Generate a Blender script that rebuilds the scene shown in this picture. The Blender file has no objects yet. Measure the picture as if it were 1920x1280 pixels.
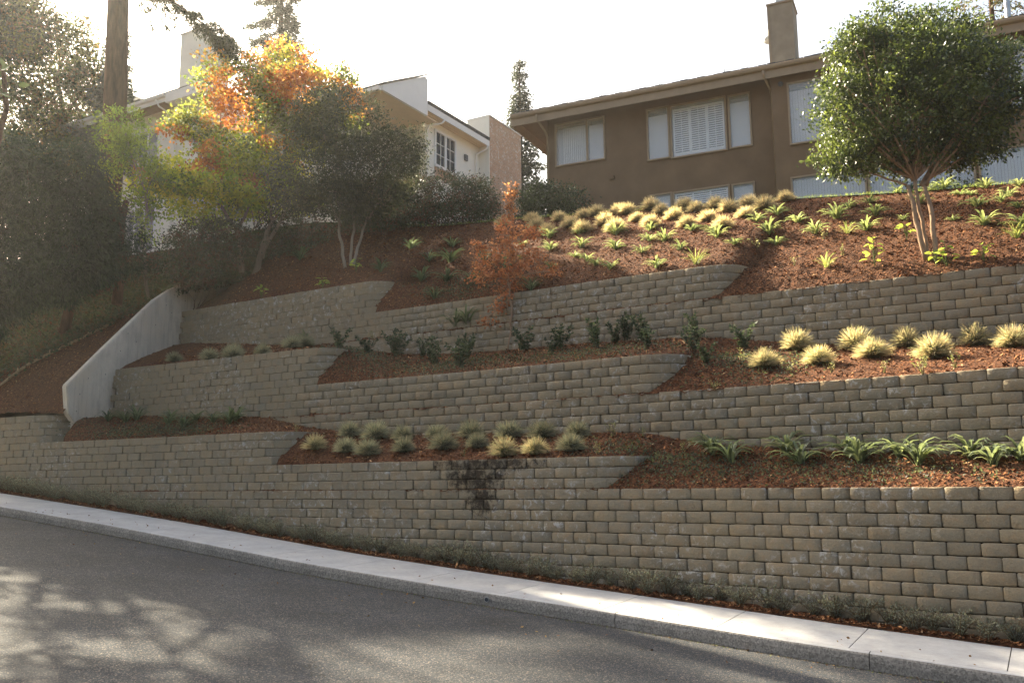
import bpy, bmesh, math, random
import numpy as np
from mathutils import Matrix, Vector

sc = bpy.context.scene
COL = sc.collection

# ---------------------------------------------------------------- camera
PITCH = math.radians(8.77)
ROLL = math.radians(0.55)
cam_data = bpy.data.cameras.new('camera')
cam_data.sensor_width = 36.0
cam_data.lens = 32.44
cam_data.clip_start = 0.1
cam_data.clip_end = 2000.0
cam = bpy.data.objects.new('camera', cam_data)
COL.objects.link(cam)
_f = Vector((0, math.cos(PITCH), math.sin(PITCH)))
_u0 = Vector((0, -math.sin(PITCH), math.cos(PITCH)))
_r0 = Vector((1, 0, 0))
_r = _r0 * math.cos(ROLL) - _u0 * math.sin(ROLL)
_u = _r0 * math.sin(ROLL) + _u0 * math.cos(ROLL)
cam.matrix_world = Matrix(((_r.x, _u.x, -_f.x, 0), (_r.y, _u.y, -_f.y, 0), (_r.z, _u.z, -_f.z, 0), (0, 0, 0, 1)))
sc.camera = cam

# ---------------------------------------------------------------- light
SUN_EL = math.radians(36.0)
SUN_AZ = math.radians(40.0)      # to the left of the view axis (+Y)
world = bpy.data.worlds.new('World')
sc.world = world
world.use_nodes = True
_nt = world.node_tree
_nt.nodes.clear()
_sky = _nt.nodes.new('ShaderNodeTexSky')
_sky.sky_type = 'NISHITA'
_sky.sun_disc = False
_sky.sun_elevation = SUN_EL
_sky.sun_rotation = -SUN_AZ
_sky.air_density = 1.0
_sky.dust_density = 10.0
_sky.ozone_density = 0.5
_bg = _nt.nodes.new('ShaderNodeBackground')
_bg.inputs['Strength'].default_value = 0.08
_out = _nt.nodes.new('ShaderNodeOutputWorld')
_nt.links.new(_sky.outputs[0], _bg.inputs[0])
_nt.links.new(_bg.outputs[0], _out.inputs[0])
sun_data = bpy.data.lights.new('sun', 'SUN')
sun_data.energy = 5.0
sun_data.angle = math.radians(0.6)
sun_data.color = (1.0, 0.84, 0.62)
sun = bpy.data.objects.new('sun', sun_data)
COL.objects.link(sun)
SUN_DIR = Vector((-math.sin(SUN_AZ) * math.cos(SUN_EL), math.cos(SUN_AZ) * math.cos(SUN_EL), math.sin(SUN_EL)))
sun.rotation_euler = SUN_DIR.to_track_quat('Z', 'Y').to_euler()
sun.location = SUN_DIR * 60
sc.view_settings.view_transform = 'Standard'
sc.view_settings.look = 'None'
sc.view_settings.gamma = 1.0
sc.view_settings.use_curve_mapping = False
sc.view_settings.exposure = 2.25
sc.view_settings.use_white_balance = True
sc.view_settings.white_balance_temperature = 6350
sc.view_settings.white_balance_tint = 5
sc.render.engine = 'CYCLES'
sc.cycles.max_bounces = 6
sc.cycles.transparent_max_bounces = 8

# ---------------------------------------------------------------- site plan
# s runs along the walls (down the street), n runs up the hill, z is height


TH = math.radians(30.0)
DS = (math.cos(TH), -math.sin(TH))
DN = (math.sin(TH), math.cos(TH))


def W(s, n, z=0.0):
    return (s * DS[0] + n * DN[0], s * DS[1] + n * DN[1], z)


def smooth_line(pts, h=1.6):
    xs = np.array([p[0] for p in pts], float)
    ys = np.array([p[1] for p in pts], float)
    g = np.arange(-70.0, 40.0, 0.1)
    y = np.interp(g, xs, ys)
    k = int(h / 0.1) * 2 + 1
    w = np.hanning(k + 2)[1:-1]
    w /= w.sum()
    yp = np.pad(y, k // 2, mode='edge')
    yy = np.convolve(yp, w, 'valid')
    return lambda s: np.interp(s, g, yy)


BAT = 0.125
CH = 0.2
LINE1 = smooth_line([(-60, 15.5), (-26, 15.95), (-20, 16.25), (-13.7, 16.1), (-5.7, 15.75), (-2.6, 15.4), (0, 15.2), (8, 14.7), (20, 14.7)])
LINE2 = smooth_line([(-30, 18.2), (-24, 18.05), (-20, 18.05), (-15.8, 17.98), (-11.2, 17.86), (-8.3, 17.6), (-5.6, 17.45), (-2, 17.15), (-.4, 16.9), (8, 16.3)])
LINE3 = smooth_line([(-30, 21.3), (-24.9, 21.2), (-20, 20.97), (-15, 20.85), (-11, 20.6), (-8.3, 20.45), (-5, 20.4), (0, 20.45), (8, 20.5)])
# per wall: plan line, height it is given at, [(s where the return starts, top level left of it)], last top level
WALLS = {
    1: dict(line=LINE1, zref=0.0, steps=[(-25.3, 2.1), (-16.3, 1.3), (-7.3, 0.5)], low=-0.1, r=.75),
    2: dict(line=LINE2, zref=1.8, steps=[(-16.75, 3.6), (-7.0, 2.6)], low=1.8, r=.75),
    3: dict(line=LINE3, zref=4.2, steps=[(-17.2, 6.0), (-6.5, 5.0)], low=4.2, r=.75),
}
FOOT1 = smooth_line([(-60, 2.6), (-40, 1.15), (-25.1, -.12), (-18.2, -.79), (-12.9, -1.38), (-8.8, -1.70), (-5.5, -1.93), (-2.8, -2.11), (-.5, -2.24), (8, -2.65), (30, -3.9)], 1.2)
FOOT2 = smooth_line([(-24, 2.14), (-18, 1.84), (-16.3, 1.48), (-13.9, 1.22), (-10.9, 1.15), (-7.1, 1.03), (-6.5, .92), (-5.8, .78), (-4, .62), (-.5, .40), (8, .1)], .5)
FOOT3 = smooth_line([(-24.5, 4.8), (-20.8, 4.39), (-18.2, 4.14), (-16.8, 3.85), (-15.1, 3.61), (-12.7, 3.49), (-9.6, 3.44), (-6.9, 3.33), (-5.7, 3.19), (-3.4, 2.85), (-.4, 2.65), (8, 2.3)], .5)
CRESTN = 26.5
CREST = smooth_line([(-60, 11.6), (-24, 10.2), (-18.5, 9.15), (-15.3, 8.93), (-10.6, 8.5), (-5.9, 8.09), (-2.75, 7.75), (-.2, 7.56), (8, 7.2)])
FOOT4 = lambda s: CREST(s)


def wall_n(i, s, z):
    w = WALLS[i]
    return w['line'](s) + BAT * (z - w['zref'])


def ret_s(w, s0, t):
    """s of the return arc at offset t behind the main line"""
    r = w['r']
    t = np.asarray(t, float)
    tc = np.clip(t, 0, r)
    th = np.arccos(1 - tc / r)
    return s0 + r * np.sin(th) + np.maximum(t - r, 0) * 0.25


def ret_t(w, s0, s):
    """offset behind the main line of the return at s; 0 left of it, large right of it"""
    r = w['r']
    u = (np.asarray(s, float) - s0) / r
    t = r * (1 - np.sqrt(np.clip(1 - u * u, 0, 1)))
    return np.where(u < 0, 0.0, np.where(u < 1, t, r + (u - 1) * r * 4))


def terrace(i, s, t, T, foot):
    """soil height behind wall i at offset t of total width T, ending at level foot"""
    w = WALLS[i]
    s = np.asarray(s, float)
    t = np.asarray(t, float)
    h = None
    levels = [z for _, z in w['steps']] + [w['low']]
    lowest = w['low']
    f = np.clip(t / T, 0, 1)
    h = lowest - .03 + (foot - lowest) * f ** .85
    for (s0, zt) in reversed(w['steps']):
        tr = ret_t(w, s0, s) + BAT * (zt - w['zref']) + .13
        # mulch spilt in front of the return, steepest right beside it
        d = s - ret_s(w, s0, np.maximum(t, 0))
        sp = np.clip(1 - d / 1.7, 0, 1) ** 1.5 * np.clip(t / .85, 0, 1) ** 1.3
        sp = np.where(d > -.3, sp, 0.0)
        h = h + np.maximum(zt - .03 + .25 * t * 0 - h, 0) * sp * .95
        ff = np.clip((t - tr) / np.maximum(T - tr, .05), 0, 1)
        hh = zt - .03 + (np.maximum(foot, zt - .2) - zt) * ff ** .85
        h = np.where(t >= tr, np.maximum(hh, h), h)
    if i == 3:          # the soil dips where it meets the concrete wing wall
        nn = w['line'](s) + t
        h = h - 1.15 * np.exp(-np.clip(s - conc_s(nn), 0, 9) / 1.3) * np.clip(t / 2.2, 0, 1)
    return h


def conc_s(n):
    return -24.21 - .27 * (np.asarray(n, float) - 16.5)


LS = smooth_line([(15.0, 2.0), (16.35, 2.07), (17.6, 3.7), (19.8, 5.5), (21.6, 6.65), (23.4, 7.3), (26.8, 10.0), (36, 11.5)], .3)


def left_slope(s, n):
    return LS(n) + np.clip(-24.5 - s, 0, 30) * .045


NB = smooth_line([(-60, 15.0), (-25, 15.4), (-13, 15.5), (-6, 15.1), (0, 14.55), (8, 14.1), (20, 14.1)])


def NF(s):
    return NB(s) - 1.68


def walk_z(s, n):
    return FOOT1(s) - .02 + (n - NB(s)) * .03


def road_z(s, n):
    return FOOT1(s) - .02 - 1.68 * .03 - .21 + np.clip(NF(s) - n, 0, 4.5) * .02


def H(s, n):
    """height of the ground at one point"""
    n1 = wall_n(1, s, 0)
    if n < NF(s):
        return float(road_z(s, n))
    if n < NB(s):
        return float(walk_z(s, n))
    if s < conc_s(n) and n > n1:
        return float(left_slope(s, n))
    if n < n1:
        return float(FOOT1(s))
    n2 = wall_n(2, s, 1.8)
    if n < n2:
        return float(terrace(1, s, n - n1, n2 - n1 - .1, FOOT2(s)))
    n3 = wall_n(3, s, 4.2)
    if n < n3:
        return float(terrace(2, s, n - n2, n3 - n2 - .1, FOOT3(s)))
    if n < CRESTN:
        return float(terrace(3, s, n - n3, CRESTN - n3, CREST(s)))
    return float(CREST(s) + (n - CRESTN) * .03)

MOUNDS_UP = [ (-15.29, 25.98), (-14.30, 26.20), (-13.66, 25.30), (-12.95, 24.72), (-13.19, 26.02), (-12.39, 25.20), (-11.66, 24.56), (-12.40, 26.18), (-11.94, 26.20), (-11.17, 25.08), (-10.49, 24.30), (-11.24, 26.34), (-10.88, 26.18), (-10.15, 25.18), (-9.42, 24.38), (-10.20, 26.50), (-9.63, 25.86), (-8.92, 25.00), (-9.00, 26.14), (-8.48, 25.72), (-8.17, 23.90), (-7.71, 24.38), (-7.95, 25.90), (-7.42, 25.38), (-6.65, 24.36), (-6.99, 26.00), (-6.36, 25.30), (-6.01, 26.34), (-6.99, 23.36) ]
MOUNDS_MID_R = [ (-4.40, 19.60), (-3.74, 18.40), (-4.74, 18.24), (-3.26, 19.74), (-2.80, 18.80), (-2.32, 19.98), (-1.69, 18.44), (-1.07, 19.99), (-0.42, 19.46) ]
MOUNDS_MID_L = [ (-22.46, 18.66), (-20.78, 18.50), (-19.86, 18.49), (-20.20, 18.90), (-18.65, 18.48), (-19.03, 20.02), (-19.00, 20.50) ]
MOUNDS_LOW = [ (-14.66, 17.46), (-14.16, 16.74), (-13.91, 17.53), (-13.40, 16.62), (-13.09, 17.50), (-12.47, 16.72), (-15.01, 16.64), (-12.10, 17.48), (-11.42, 16.76), (-10.57, 16.78), (-9.60, 16.26), (-8.89, 16.28), (-10.12, 17.36), (-9.27, 17.28), (-8.39, 17.21), (-8.14, 16.36), (-11.16, 17.44) ]
STRAP_UP = [ (-7.88, 23.44), (-6.92, 22.54), (-6.26, 21.78), (-6.19, 23.72), (-5.85, 24.62), (-5.76, 23.14), (-5.46, 22.64), (-5.23, 24.12), (-4.60, 23.14), (-4.25, 24.18), (-3.40, 23.06), (-3.30, 24.20), (-0.85, 22.60), (-0.09, 22.20), (-3.02, 26.50), (-2.32, 25.02), (-2.22, 26.40), (-1.86, 26.50), (-1.44, 25.66), (-0.87, 26.18), (-1.03, 24.20), (-0.35, 25.00), (-0.14, 23.70), (-0.10, 26.04), (-12.68, 24.30), (-12.11, 23.24), (-11.68, 24.36), (-11.02, 23.08), (-10.36, 22.02), (-10.33, 23.94), (-9.76, 22.60), (-9.28, 23.94), (-8.42, 22.74), (-8.76, 22.00), (-7.97, 20.94), (-9.35, 21.26), (-7.67, 21.84), (-11.33, 21.78) ]
STRAP_SHADE = [ (-17.43, 23.68), (-15.60, 23.26), (-14.93, 22.06), (-16.34, 24.46), (-16.43, 23.26), (-13.80, 20.84), (-16.01, 22.30), (-14.84, 21.30), (-17.20, 21.82), (-11.48, 20.92), (-14.25, 23.06), (-13.83, 21.80), (-13.44, 20.82), (-22.20, 23.66), (-19.48, 21.10), (-19.06, 26.50), (-13.07, 22.22) ]
TUFTS = [ (-6.93, 20.84), (-3.99, 21.08), (-0.23, 21.60), (-3.79, 22.94) ]
STRAP_LOW_R = [ (-5.47, 16.92), (-5.02, 16.58), (-4.10, 16.92), (-3.76, 16.44), (-3.01, 16.83), (-2.78, 16.46), (-2.19, 16.75), (-1.86, 16.32), (-1.11, 16.61), (-0.78, 16.26), (-0.40, 16.52) ]
STRAP_LOW_L = [ (-23.62, 17.38), (-22.99, 17.48), (-22.72, 17.65), (-21.01, 17.34), (-20.13, 17.14), (-21.24, 17.64), (-20.26, 17.64), (-19.39, 17.48), (-18.63, 17.34), (-18.69, 17.62) ]
BROAD = [ (-2.95, 20.92), (-1.72, 20.70), (-0.83, 20.68), (-19.13, 21.38), (-21.84, 21.48), (-2.40, 22.12), (-18.36, 22.06), (-1.52, 20.62) ]
SEEDLINGS = [ (-15.85, 19.60), (-15.01, 19.80), (-13.41, 19.26), (-12.64, 19.58), (-13.05, 20.28), (-10.01, 19.22), (-9.98, 19.60), (-8.90, 19.30), (-8.45, 20.02), (-7.35, 18.54), (-6.31, 18.56), (-5.51, 19.54), (-5.91, 18.14), (-16.30, 18.95), (-14.40, 20.10), (-13.95, 19.90), (-15.40, 20.20), (-11.20, 20.00), (-8.70, 19.95), (-7.90, 19.70), (-6.70, 19.90), (-12.20, 18.60) ]
LOWWEEDS = [ (-15.73, 16.76), (-14.96, 16.76), (-10.62, 16.34), (-9.95, 16.42), (-7.48, 16.18), (-6.95, 17.18), (-6.41, 16.46), (-6.06, 16.96), (-7.56, 17.12), (-5.25, 18.34), (-4.19, 17.86), (-3.37, 17.70), (-2.41, 17.40), (-1.76, 17.52), (-1.28, 17.32), (-4.32, 22.70), (-5.78, 22.06), (-4.73, 21.28), (-5.54, 17.44), (-3.72, 21.60), (-16.71, 20.90), (-1.76, 17.12) ]


# ---------------------------------------------------------------- helpers
rng = np.random.default_rng(7)
random.seed(7)


def tag(o, label=None, cat=None, group=None, kind=None):
    if label:
        o['label'] = label
    if cat:
        o['category'] = cat
    if group:
        o['group'] = group
    if kind:
        o['kind'] = kind
    return o


def empty(name, loc=(0, 0, 0), rz=0.0, parent=None):
    o = bpy.data.objects.new(name, None)
    o.empty_display_size = 0.3
    o.location = loc
    o.rotation_euler = (0, 0, rz)
    COL.objects.link(o)
    if parent:
        o.parent = parent
    return o


def link(name, me, parent=None, mat=None, loc=None, rz=0.0):
    if mat is not None and not me.materials:
        me.materials.append(mat)
    o = bpy.data.objects.new(name, me)
    COL.objects.link(o)
    if parent:
        o.parent = parent
    if loc is not None:
        o.location = loc
    o.rotation_euler = (0, 0, rz)
    return o


def np_mesh(name, V, Fq, tint=None, rnd=None, smooth=False):
    """mesh from numpy: V (n,3), Fq (m,k) all faces the same size"""
    me = bpy.data.meshes.new(name)
    V = np.ascontiguousarray(V, dtype=np.float32)
    Fq = np.ascontiguousarray(Fq, dtype=np.int32)
    m, k = Fq.shape
    me.vertices.add(len(V))
    me.vertices.foreach_set('co', V.ravel())
    me.loops.add(m * k)
    me.loops.foreach_set('vertex_index', Fq.ravel())
    me.polygons.add(m)
    me.polygons.foreach_set('loop_start', np.arange(0, m * k, k, dtype=np.int32))
    me.polygons.foreach_set('loop_total', np.full(m, k, dtype=np.int32))
    if smooth:
        me.polygons.foreach_set('use_smooth', np.ones(m, dtype=bool))
    me.update(calc_edges=True)
    if tint is not None:
        a = me.attributes.new('tint', 'FLOAT_COLOR', 'FACE')
        c = np.ones((m, 4), np.float32)
        c[:, :3] = tint
        a.data.foreach_set('color', c.ravel())
    if rnd is not None:
        a = me.attributes.new('rnd', 'FLOAT', 'FACE')
        a.data.foreach_set('value', np.ascontiguousarray(rnd, dtype=np.float32))
    return me


class MB:
    """collects boxes, tubes and polygons, linked as one mesh"""

    def __init__(self):
        self.v = []
        self.f = []

    def box(self, x0, x1, y0, y1, z0, z1):
        b = len(self.v)
        self.v += [(x0, y0, z0), (x1, y0, z0), (x1, y1, z0), (x0, y1, z0), (x0, y0, z1), (x1, y0, z1), (x1, y1, z1), (x0, y1, z1)]
        self.f += [tuple(b + i for i in q) for q in ((0, 3, 2, 1), (4, 5, 6, 7), (0, 1, 5, 4), (1, 2, 6, 5), (2, 3, 7, 6), (3, 0, 4, 7))]
        return self

    def prism(self, pts, axis, a, b):
        """polygon pts (2-D) extruded along axis 'x','y' or 'z' from a to b"""
        def P(p, w):
            return {'x': (w, p[0], p[1]), 'y': (p[0], w, p[1]), 'z': (p[0], p[1], w)}[axis]
        s = len(self.v)
        n = len(pts)
        self.v += [P(p, a) for p in pts] + [P(p, b) for p in pts]
        self.f.append(tuple(s + i for i in range(n)))
        self.f.append(tuple(s + n + i for i in reversed(range(n))))
        for i in range(n):
            j = (i + 1) % n
            self.f.append((s + i, s + n + i, s + n + j, s + j))
        return self

    def tube(self, pts, radii, seg=8, cap=True):
        s = len(self.v)
        pts = [Vector(p) for p in pts]
        if not hasattr(radii, '__len__'):
            radii = [radii] * len(pts)
        up = Vector((0, 0, 1))
        prev = None
        for i, p in enumerate(pts):
            d = (pts[min(i + 1, len(pts) - 1)] - pts[max(i - 1, 0)])
            if d.length < 1e-9:
                d = Vector((0, 0, 1))
            d.normalize()
            if prev is None:
                a = d.cross(up)
                if a.length < .1:
                    a = d.cross(Vector((1, 0, 0)))
            else:
                a = prev - d * prev.dot(d)
            a.normalize()
            prev = a
            b = d.cross(a)
            for k in range(seg):
                t = 2 * math.pi * k / seg
                self.v.append(tuple(p + (a * math.cos(t) + b * math.sin(t)) * radii[i]))
        for i in range(len(pts) - 1):
            for k in range(seg):
                k2 = (k + 1) % seg
                self.f.append((s + i * seg + k, s + i * seg + k2, s + (i + 1) * seg + k2, s + (i + 1) * seg + k))
        if cap:
            self.f.append(tuple(s + k for k in reversed(range(seg))))
            e = s + (len(pts) - 1) * seg
            self.f.append(tuple(e + k for k in range(seg)))
        return self

    def build(self, name, mat, parent=None, smooth=False, bevel=0.0, loc=None):
        me = bpy.data.meshes.new(name)
        me.from_pydata(self.v, [], self.f)
        bm = bmesh.new()
        bm.from_mesh(me)
        bmesh.ops.recalc_face_normals(bm, faces=bm.faces)
        if bevel > 0:
            bmesh.ops.bevel(bm, geom=list(bm.edges), offset=bevel, segments=1, affect='EDGES')
        bm.to_mesh(me)
        bm.free()
        if smooth:
            me.polygons.foreach_set('use_smooth', np.ones(len(me.polygons), dtype=bool))
        return link(name, me, parent, mat, loc)


# ---------------------------------------------------------------- materials
def new_mat(name):
    m = bpy.data.materials.new(name)
    m.use_nodes = True
    nt = m.node_tree
    nt.nodes.clear()
    return m, nt


def N(nt, kind, **kw):
    n = nt.nodes.new(kind)
    for k, v in kw.items():
        if k in n.inputs.keys() or k.isdigit():
            n.inputs[int(k) if k.isdigit() else k].default_value = v
        else:
            setattr(n, k, v)
    return n


def noise(nt, scale, detail=4.0, rough=.55, vec=None, dist=0.0):
    n = nt.nodes.new('ShaderNodeTexNoise')
    n.inputs['Scale'].default_value = scale
    n.inputs['Detail'].default_value = detail
    n.inputs['Roughness'].default_value = rough
    n.inputs['Distortion'].default_value = dist
    if vec is not None:
        nt.links.new(vec, n.inputs['Vector'])
    return n.outputs['Fac']


def ramp(nt, fac, stops, interp='LINEAR'):
    r = nt.nodes.new('ShaderNodeValToRGB')
    r.color_ramp.interpolation = interp
    e = r.color_ramp.elements
    while len(e) < len(stops):
        e.new(0.5)
    for i, (p, c) in enumerate(stops):
        e[i].position = p
        if not hasattr(c, '__len__'):
            c = (c, c, c)
        e[i].color = (c[0], c[1], c[2], 1)
    nt.links.new(fac, r.inputs[0])
    return r.outputs[0]


def mix(nt, fac, a, b, mode='MIX'):
    m = nt.nodes.new('ShaderNodeMix')
    m.data_type = 'RGBA'
    m.blend_type = mode
    for sock, val in ((m.inputs[0], fac), (m.inputs[6], a), (m.inputs[7], b)):
        if isinstance(val, bpy.types.NodeSocket):
            nt.links.new(val, sock)
        elif hasattr(val, '__len__'):
            sock.default_value = (val[0], val[1], val[2], 1)
        else:
            sock.default_value = val if sock == m.inputs[0] else (val, val, val, 1)
    return m.outputs[2]


def mth(nt, op, a, b=0.0, clamp=False):
    m = nt.nodes.new('ShaderNodeMath')
    m.operation = op
    m.use_clamp = clamp
    for sock, val in ((m.inputs[0], a), (m.inputs[1], b)):
        if isinstance(val, bpy.types.NodeSocket):
            nt.links.new(val, sock)
        else:
            sock.default_value = val
    return m.outputs[0]


def pos(nt):
    return nt.nodes.new('ShaderNodeNewGeometry').outputs['Position']


def objco(nt):
    return nt.nodes.new('ShaderNodeTexCoord').outputs['Object']


def finish(m, nt, color, rough=.85, bump=None, bump_str=.3, bump_dist=.02, spec=.3, metallic=0.0):
    b = nt.nodes.new('ShaderNodeBsdfPrincipled')
    b.inputs['Roughness'].default_value = rough
    b.inputs['Specular IOR Level'].default_value = spec
    b.inputs['Metallic'].default_value = metallic
    if isinstance(color, bpy.types.NodeSocket):
        nt.links.new(color, b.inputs['Base Color'])
    else:
        b.inputs['Base Color'].default_value = (*color, 1)
    if bump is not None:
        bp = nt.nodes.new('ShaderNodeBump')
        bp.inputs['Strength'].default_value = bump_str
        bp.inputs['Distance'].default_value = bump_dist
        nt.links.new(bump, bp.inputs['Height'])
        nt.links.new(bp.outputs[0], b.inputs['Normal'])
    o = nt.nodes.new('ShaderNodeOutputMaterial')
    nt.links.new(b.outputs[0], o.inputs[0])
    return m


def simple(name, col, var=.15, scale=3.0, rough=.8, bump_scale=None, bump=.2, spec=.3, metallic=0.0):
    m, nt = new_mat(name)
    p = pos(nt)
    f = noise(nt, scale, 5, .6, p)
    lo = tuple(c * (1 - var) for c in col)
    hi = tuple(min(1, c * (1 + var)) for c in col)
    c = ramp(nt, f, [(.3, lo), (.7, hi)])
    bm = noise(nt, bump_scale, 6, .65, p) if bump_scale else None
    return finish(m, nt, c, rough, bm, bump, .01, spec, metallic)


M = {}


def mat_block():
    m, nt = new_mat('split_face_block')
    p = pos(nt)
    oi = nt.nodes.new('ShaderNodeObjectInfo').outputs['Random']
    at = N(nt, 'ShaderNodeAttribute', attribute_name='rnd').outputs['Fac']
    r = mth(nt, 'FRACT', mth(nt, 'ADD', oi, at))
    base = ramp(nt, r, [(0, (.225, .188, .133)), (.25, (.285, .232, .152)), (.5, (.32, .256, .16)), (.75, (.255, .222, .165)), (1, (.36, .272, .165))])
    big = noise(nt, .55, 3, .6, p)
    base = mix(nt, mth(nt, 'MULTIPLY', ramp(nt, big, [(.35, 0), (.7, 1)]), .35), base, (.33, .25, .16))
    sp = noise(nt, 38, 4, .7, p)
    base = mix(nt, .55, base, ramp(nt, sp, [(.3, .35), (.7, .68)]), 'OVERLAY')
    mot = noise(nt, 4.5, 5, .7, p)
    base = mix(nt, .42, base, ramp(nt, mot, [(.32, (.19, .19, .165)), (.5, (.25, .215, .155)), (.68, (.33, .235, .14))]))
    # iron brown blotches
    b2 = noise(nt, 9, 5, .65, p)
    base = mix(nt, mth(nt, 'MULTIPLY', ramp(nt, b2, [(.55, 0), (.75, 1)]), .3), base, (.30, .18, .10))
    # efflorescence: broken white bloom, only in some areas of the wall
    e1 = ramp(nt, noise(nt, .42, 3, .6, p), [(.42, 0), (.56, 1)])
    e2 = ramp(nt, noise(nt, 7.5, 6, .75, p, .6), [(.54, 0), (.64, 1)])
    base = mix(nt, mth(nt, 'MULTIPLY', mth(nt, 'MULTIPLY', e1, e2), .8), base, (.52, .50, .47))
    # damp soil washed over the wall face (low wall, near the middle)
    sep = nt.nodes.new('ShaderNodeSeparateXYZ')
    nt.links.new(p, sep.inputs[0])
    X, Z = sep.outputs[0], sep.outputs[2]
    stains = None
    for (cx, cz, rx, rz) in ((-.78, .12, .75, .42), (-.60, .40, 1.5, .20), (-.65, -.30, .40, .42), (-1.9, .36, .5, .14)):
        dx = mth(nt, 'DIVIDE', mth(nt, 'SUBTRACT', X, cx), rx)
        dz = mth(nt, 'DIVIDE', mth(nt, 'SUBTRACT', Z, cz), rz)
        d = mth(nt, 'SUBTRACT', 1.0, mth(nt, 'ADD', mth(nt, 'MULTIPLY', dx, dx), mth(nt, 'MULTIPLY', dz, dz)))
        stains = d if stains is None else mth(nt, 'MAXIMUM', stains, d)
    sn = noise(nt, 7.5, 8, .8, p, .25)
    st = mth(nt, 'ADD', stains, mth(nt, 'MULTIPLY', mth(nt, 'SUBTRACT', sn, .5), 5.0))
    ys = mth(nt, 'LESS_THAN', sep.outputs[1], 19.5)
    st = mth(nt, 'MULTIPLY', ramp(nt, st, [(.2, 0), (.95, 1)]), ys)
    base = mix(nt, mth(nt, 'MULTIPLY', st, .93), base, (.026, .018, .013))
    # pale mineral streaks running down the face
    mp = nt.nodes.new('ShaderNodeMapping')
    mp.inputs['Scale'].default_value = (2.6, 2.6, .5)
    nt.links.new(p, mp.inputs[0])
    s3 = ramp(nt, noise(nt, 2.4, 5, .7, mp.outputs[0]), [(.62, 0), (.72, 1)])
    base = mix(nt, mth(nt, 'MULTIPLY', s3, .22), base, (.42, .38, .32))
    # a little soil in the joints everywhere
    s2 = ramp(nt, noise(nt, 2.3, 5, .7, p), [(.64, 0), (.72, 1)])
    base = mix(nt, mth(nt, 'MULTIPLY', s2, .45), base, (.10, .062, .042))
    sp2 = ramp(nt, noise(nt, 60, 2, .6, p), [(.66, 0), (.72, 1)])
    base = mix(nt, mth(nt, 'MULTIPLY', sp2, .5), base, (.40, .37, .32))
    h = mth(nt, 'ADD', noise(nt, 16, 7, .72, p), mth(nt, 'MULTIPLY', noise(nt, 80, 3, .7, p), .4))
    return finish(m, nt, base, .95, h, .9, .035, .12)


def mat_mulch():
    m, nt = new_mat('bark_mulch')
    p = pos(nt)
    v = nt.nodes.new('ShaderNodeTexVoronoi')
    v.inputs['Scale'].default_value = 26
    v.inputs['Randomness'].default_value = 1
    nt.links.new(p, v.inputs['Vector'])
    f = mix(nt, .5, v.outputs['Color'], noise(nt, 12, 6, .7, p), 'MIX')
    c = ramp(nt, f, [(.2, (.030, .014, .009)), (.45, (.085, .034, .016)), (.62, (.165, .066, .028)), (.85, (.29, .135, .06))])
    c = mix(nt, mth(nt, 'MULTIPLY', ramp(nt, noise(nt, .9, 4, .6, p), [(.35, 0), (.7, 1)]), .35), c, (.10, .05, .03))
    h = mth(nt, 'ADD', v.outputs['Distance'], noise(nt, 40, 5, .7, p))
    return finish(m, nt, c, .95, h, .9, .04, .15)


def mat_asphalt():
    m, nt = new_mat('asphalt')
    p = pos(nt)
    v = nt.nodes.new('ShaderNodeTexVoronoi')
    v.inputs['Scale'].default_value = 75
    nt.links.new(p, v.inputs['Vector'])
    agg = ramp(nt, v.outputs['Color'], [(.15, (.012, .015, .022)), (.5, (.028, .034, .045)), (.72, (.052, .055, .060)), (.90, (.22, .185, .15))])
    big = ramp(nt, noise(nt, .7, 5, .6, p), [(.3, .75), (.7, 1.2)])
    c = mix(nt, 1.0, agg, big, 'MULTIPLY')
    mid = ramp(nt, noise(nt, 6, 5, .7, p), [(.35, .85), (.7, 1.12)])
    c = mix(nt, 1.0, c, mid, 'MULTIPLY')
    # hairline cracks and an old oil-dark band
    n1 = noise(nt, .33, 6, .62, p, .8)
    cr = mth(nt, 'LESS_THAN', mth(nt, 'ABSOLUTE', mth(nt, 'SUBTRACT', n1, .5)), .0035)
    n2 = ramp(nt, noise(nt, .25, 2, .5, p), [(.50, 0), (.56, 1)])
    c = mix(nt, mth(nt, 'MULTIPLY', mth(nt, 'MULTIPLY', cr, n2), .75), c, (.015, .015, .015))
    h = mth(nt, 'ADD', v.outputs['Distance'], noise(nt, 160, 2, .6, p))
    return finish(m, nt, c, .88, h, .8, .012, .3)


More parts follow.
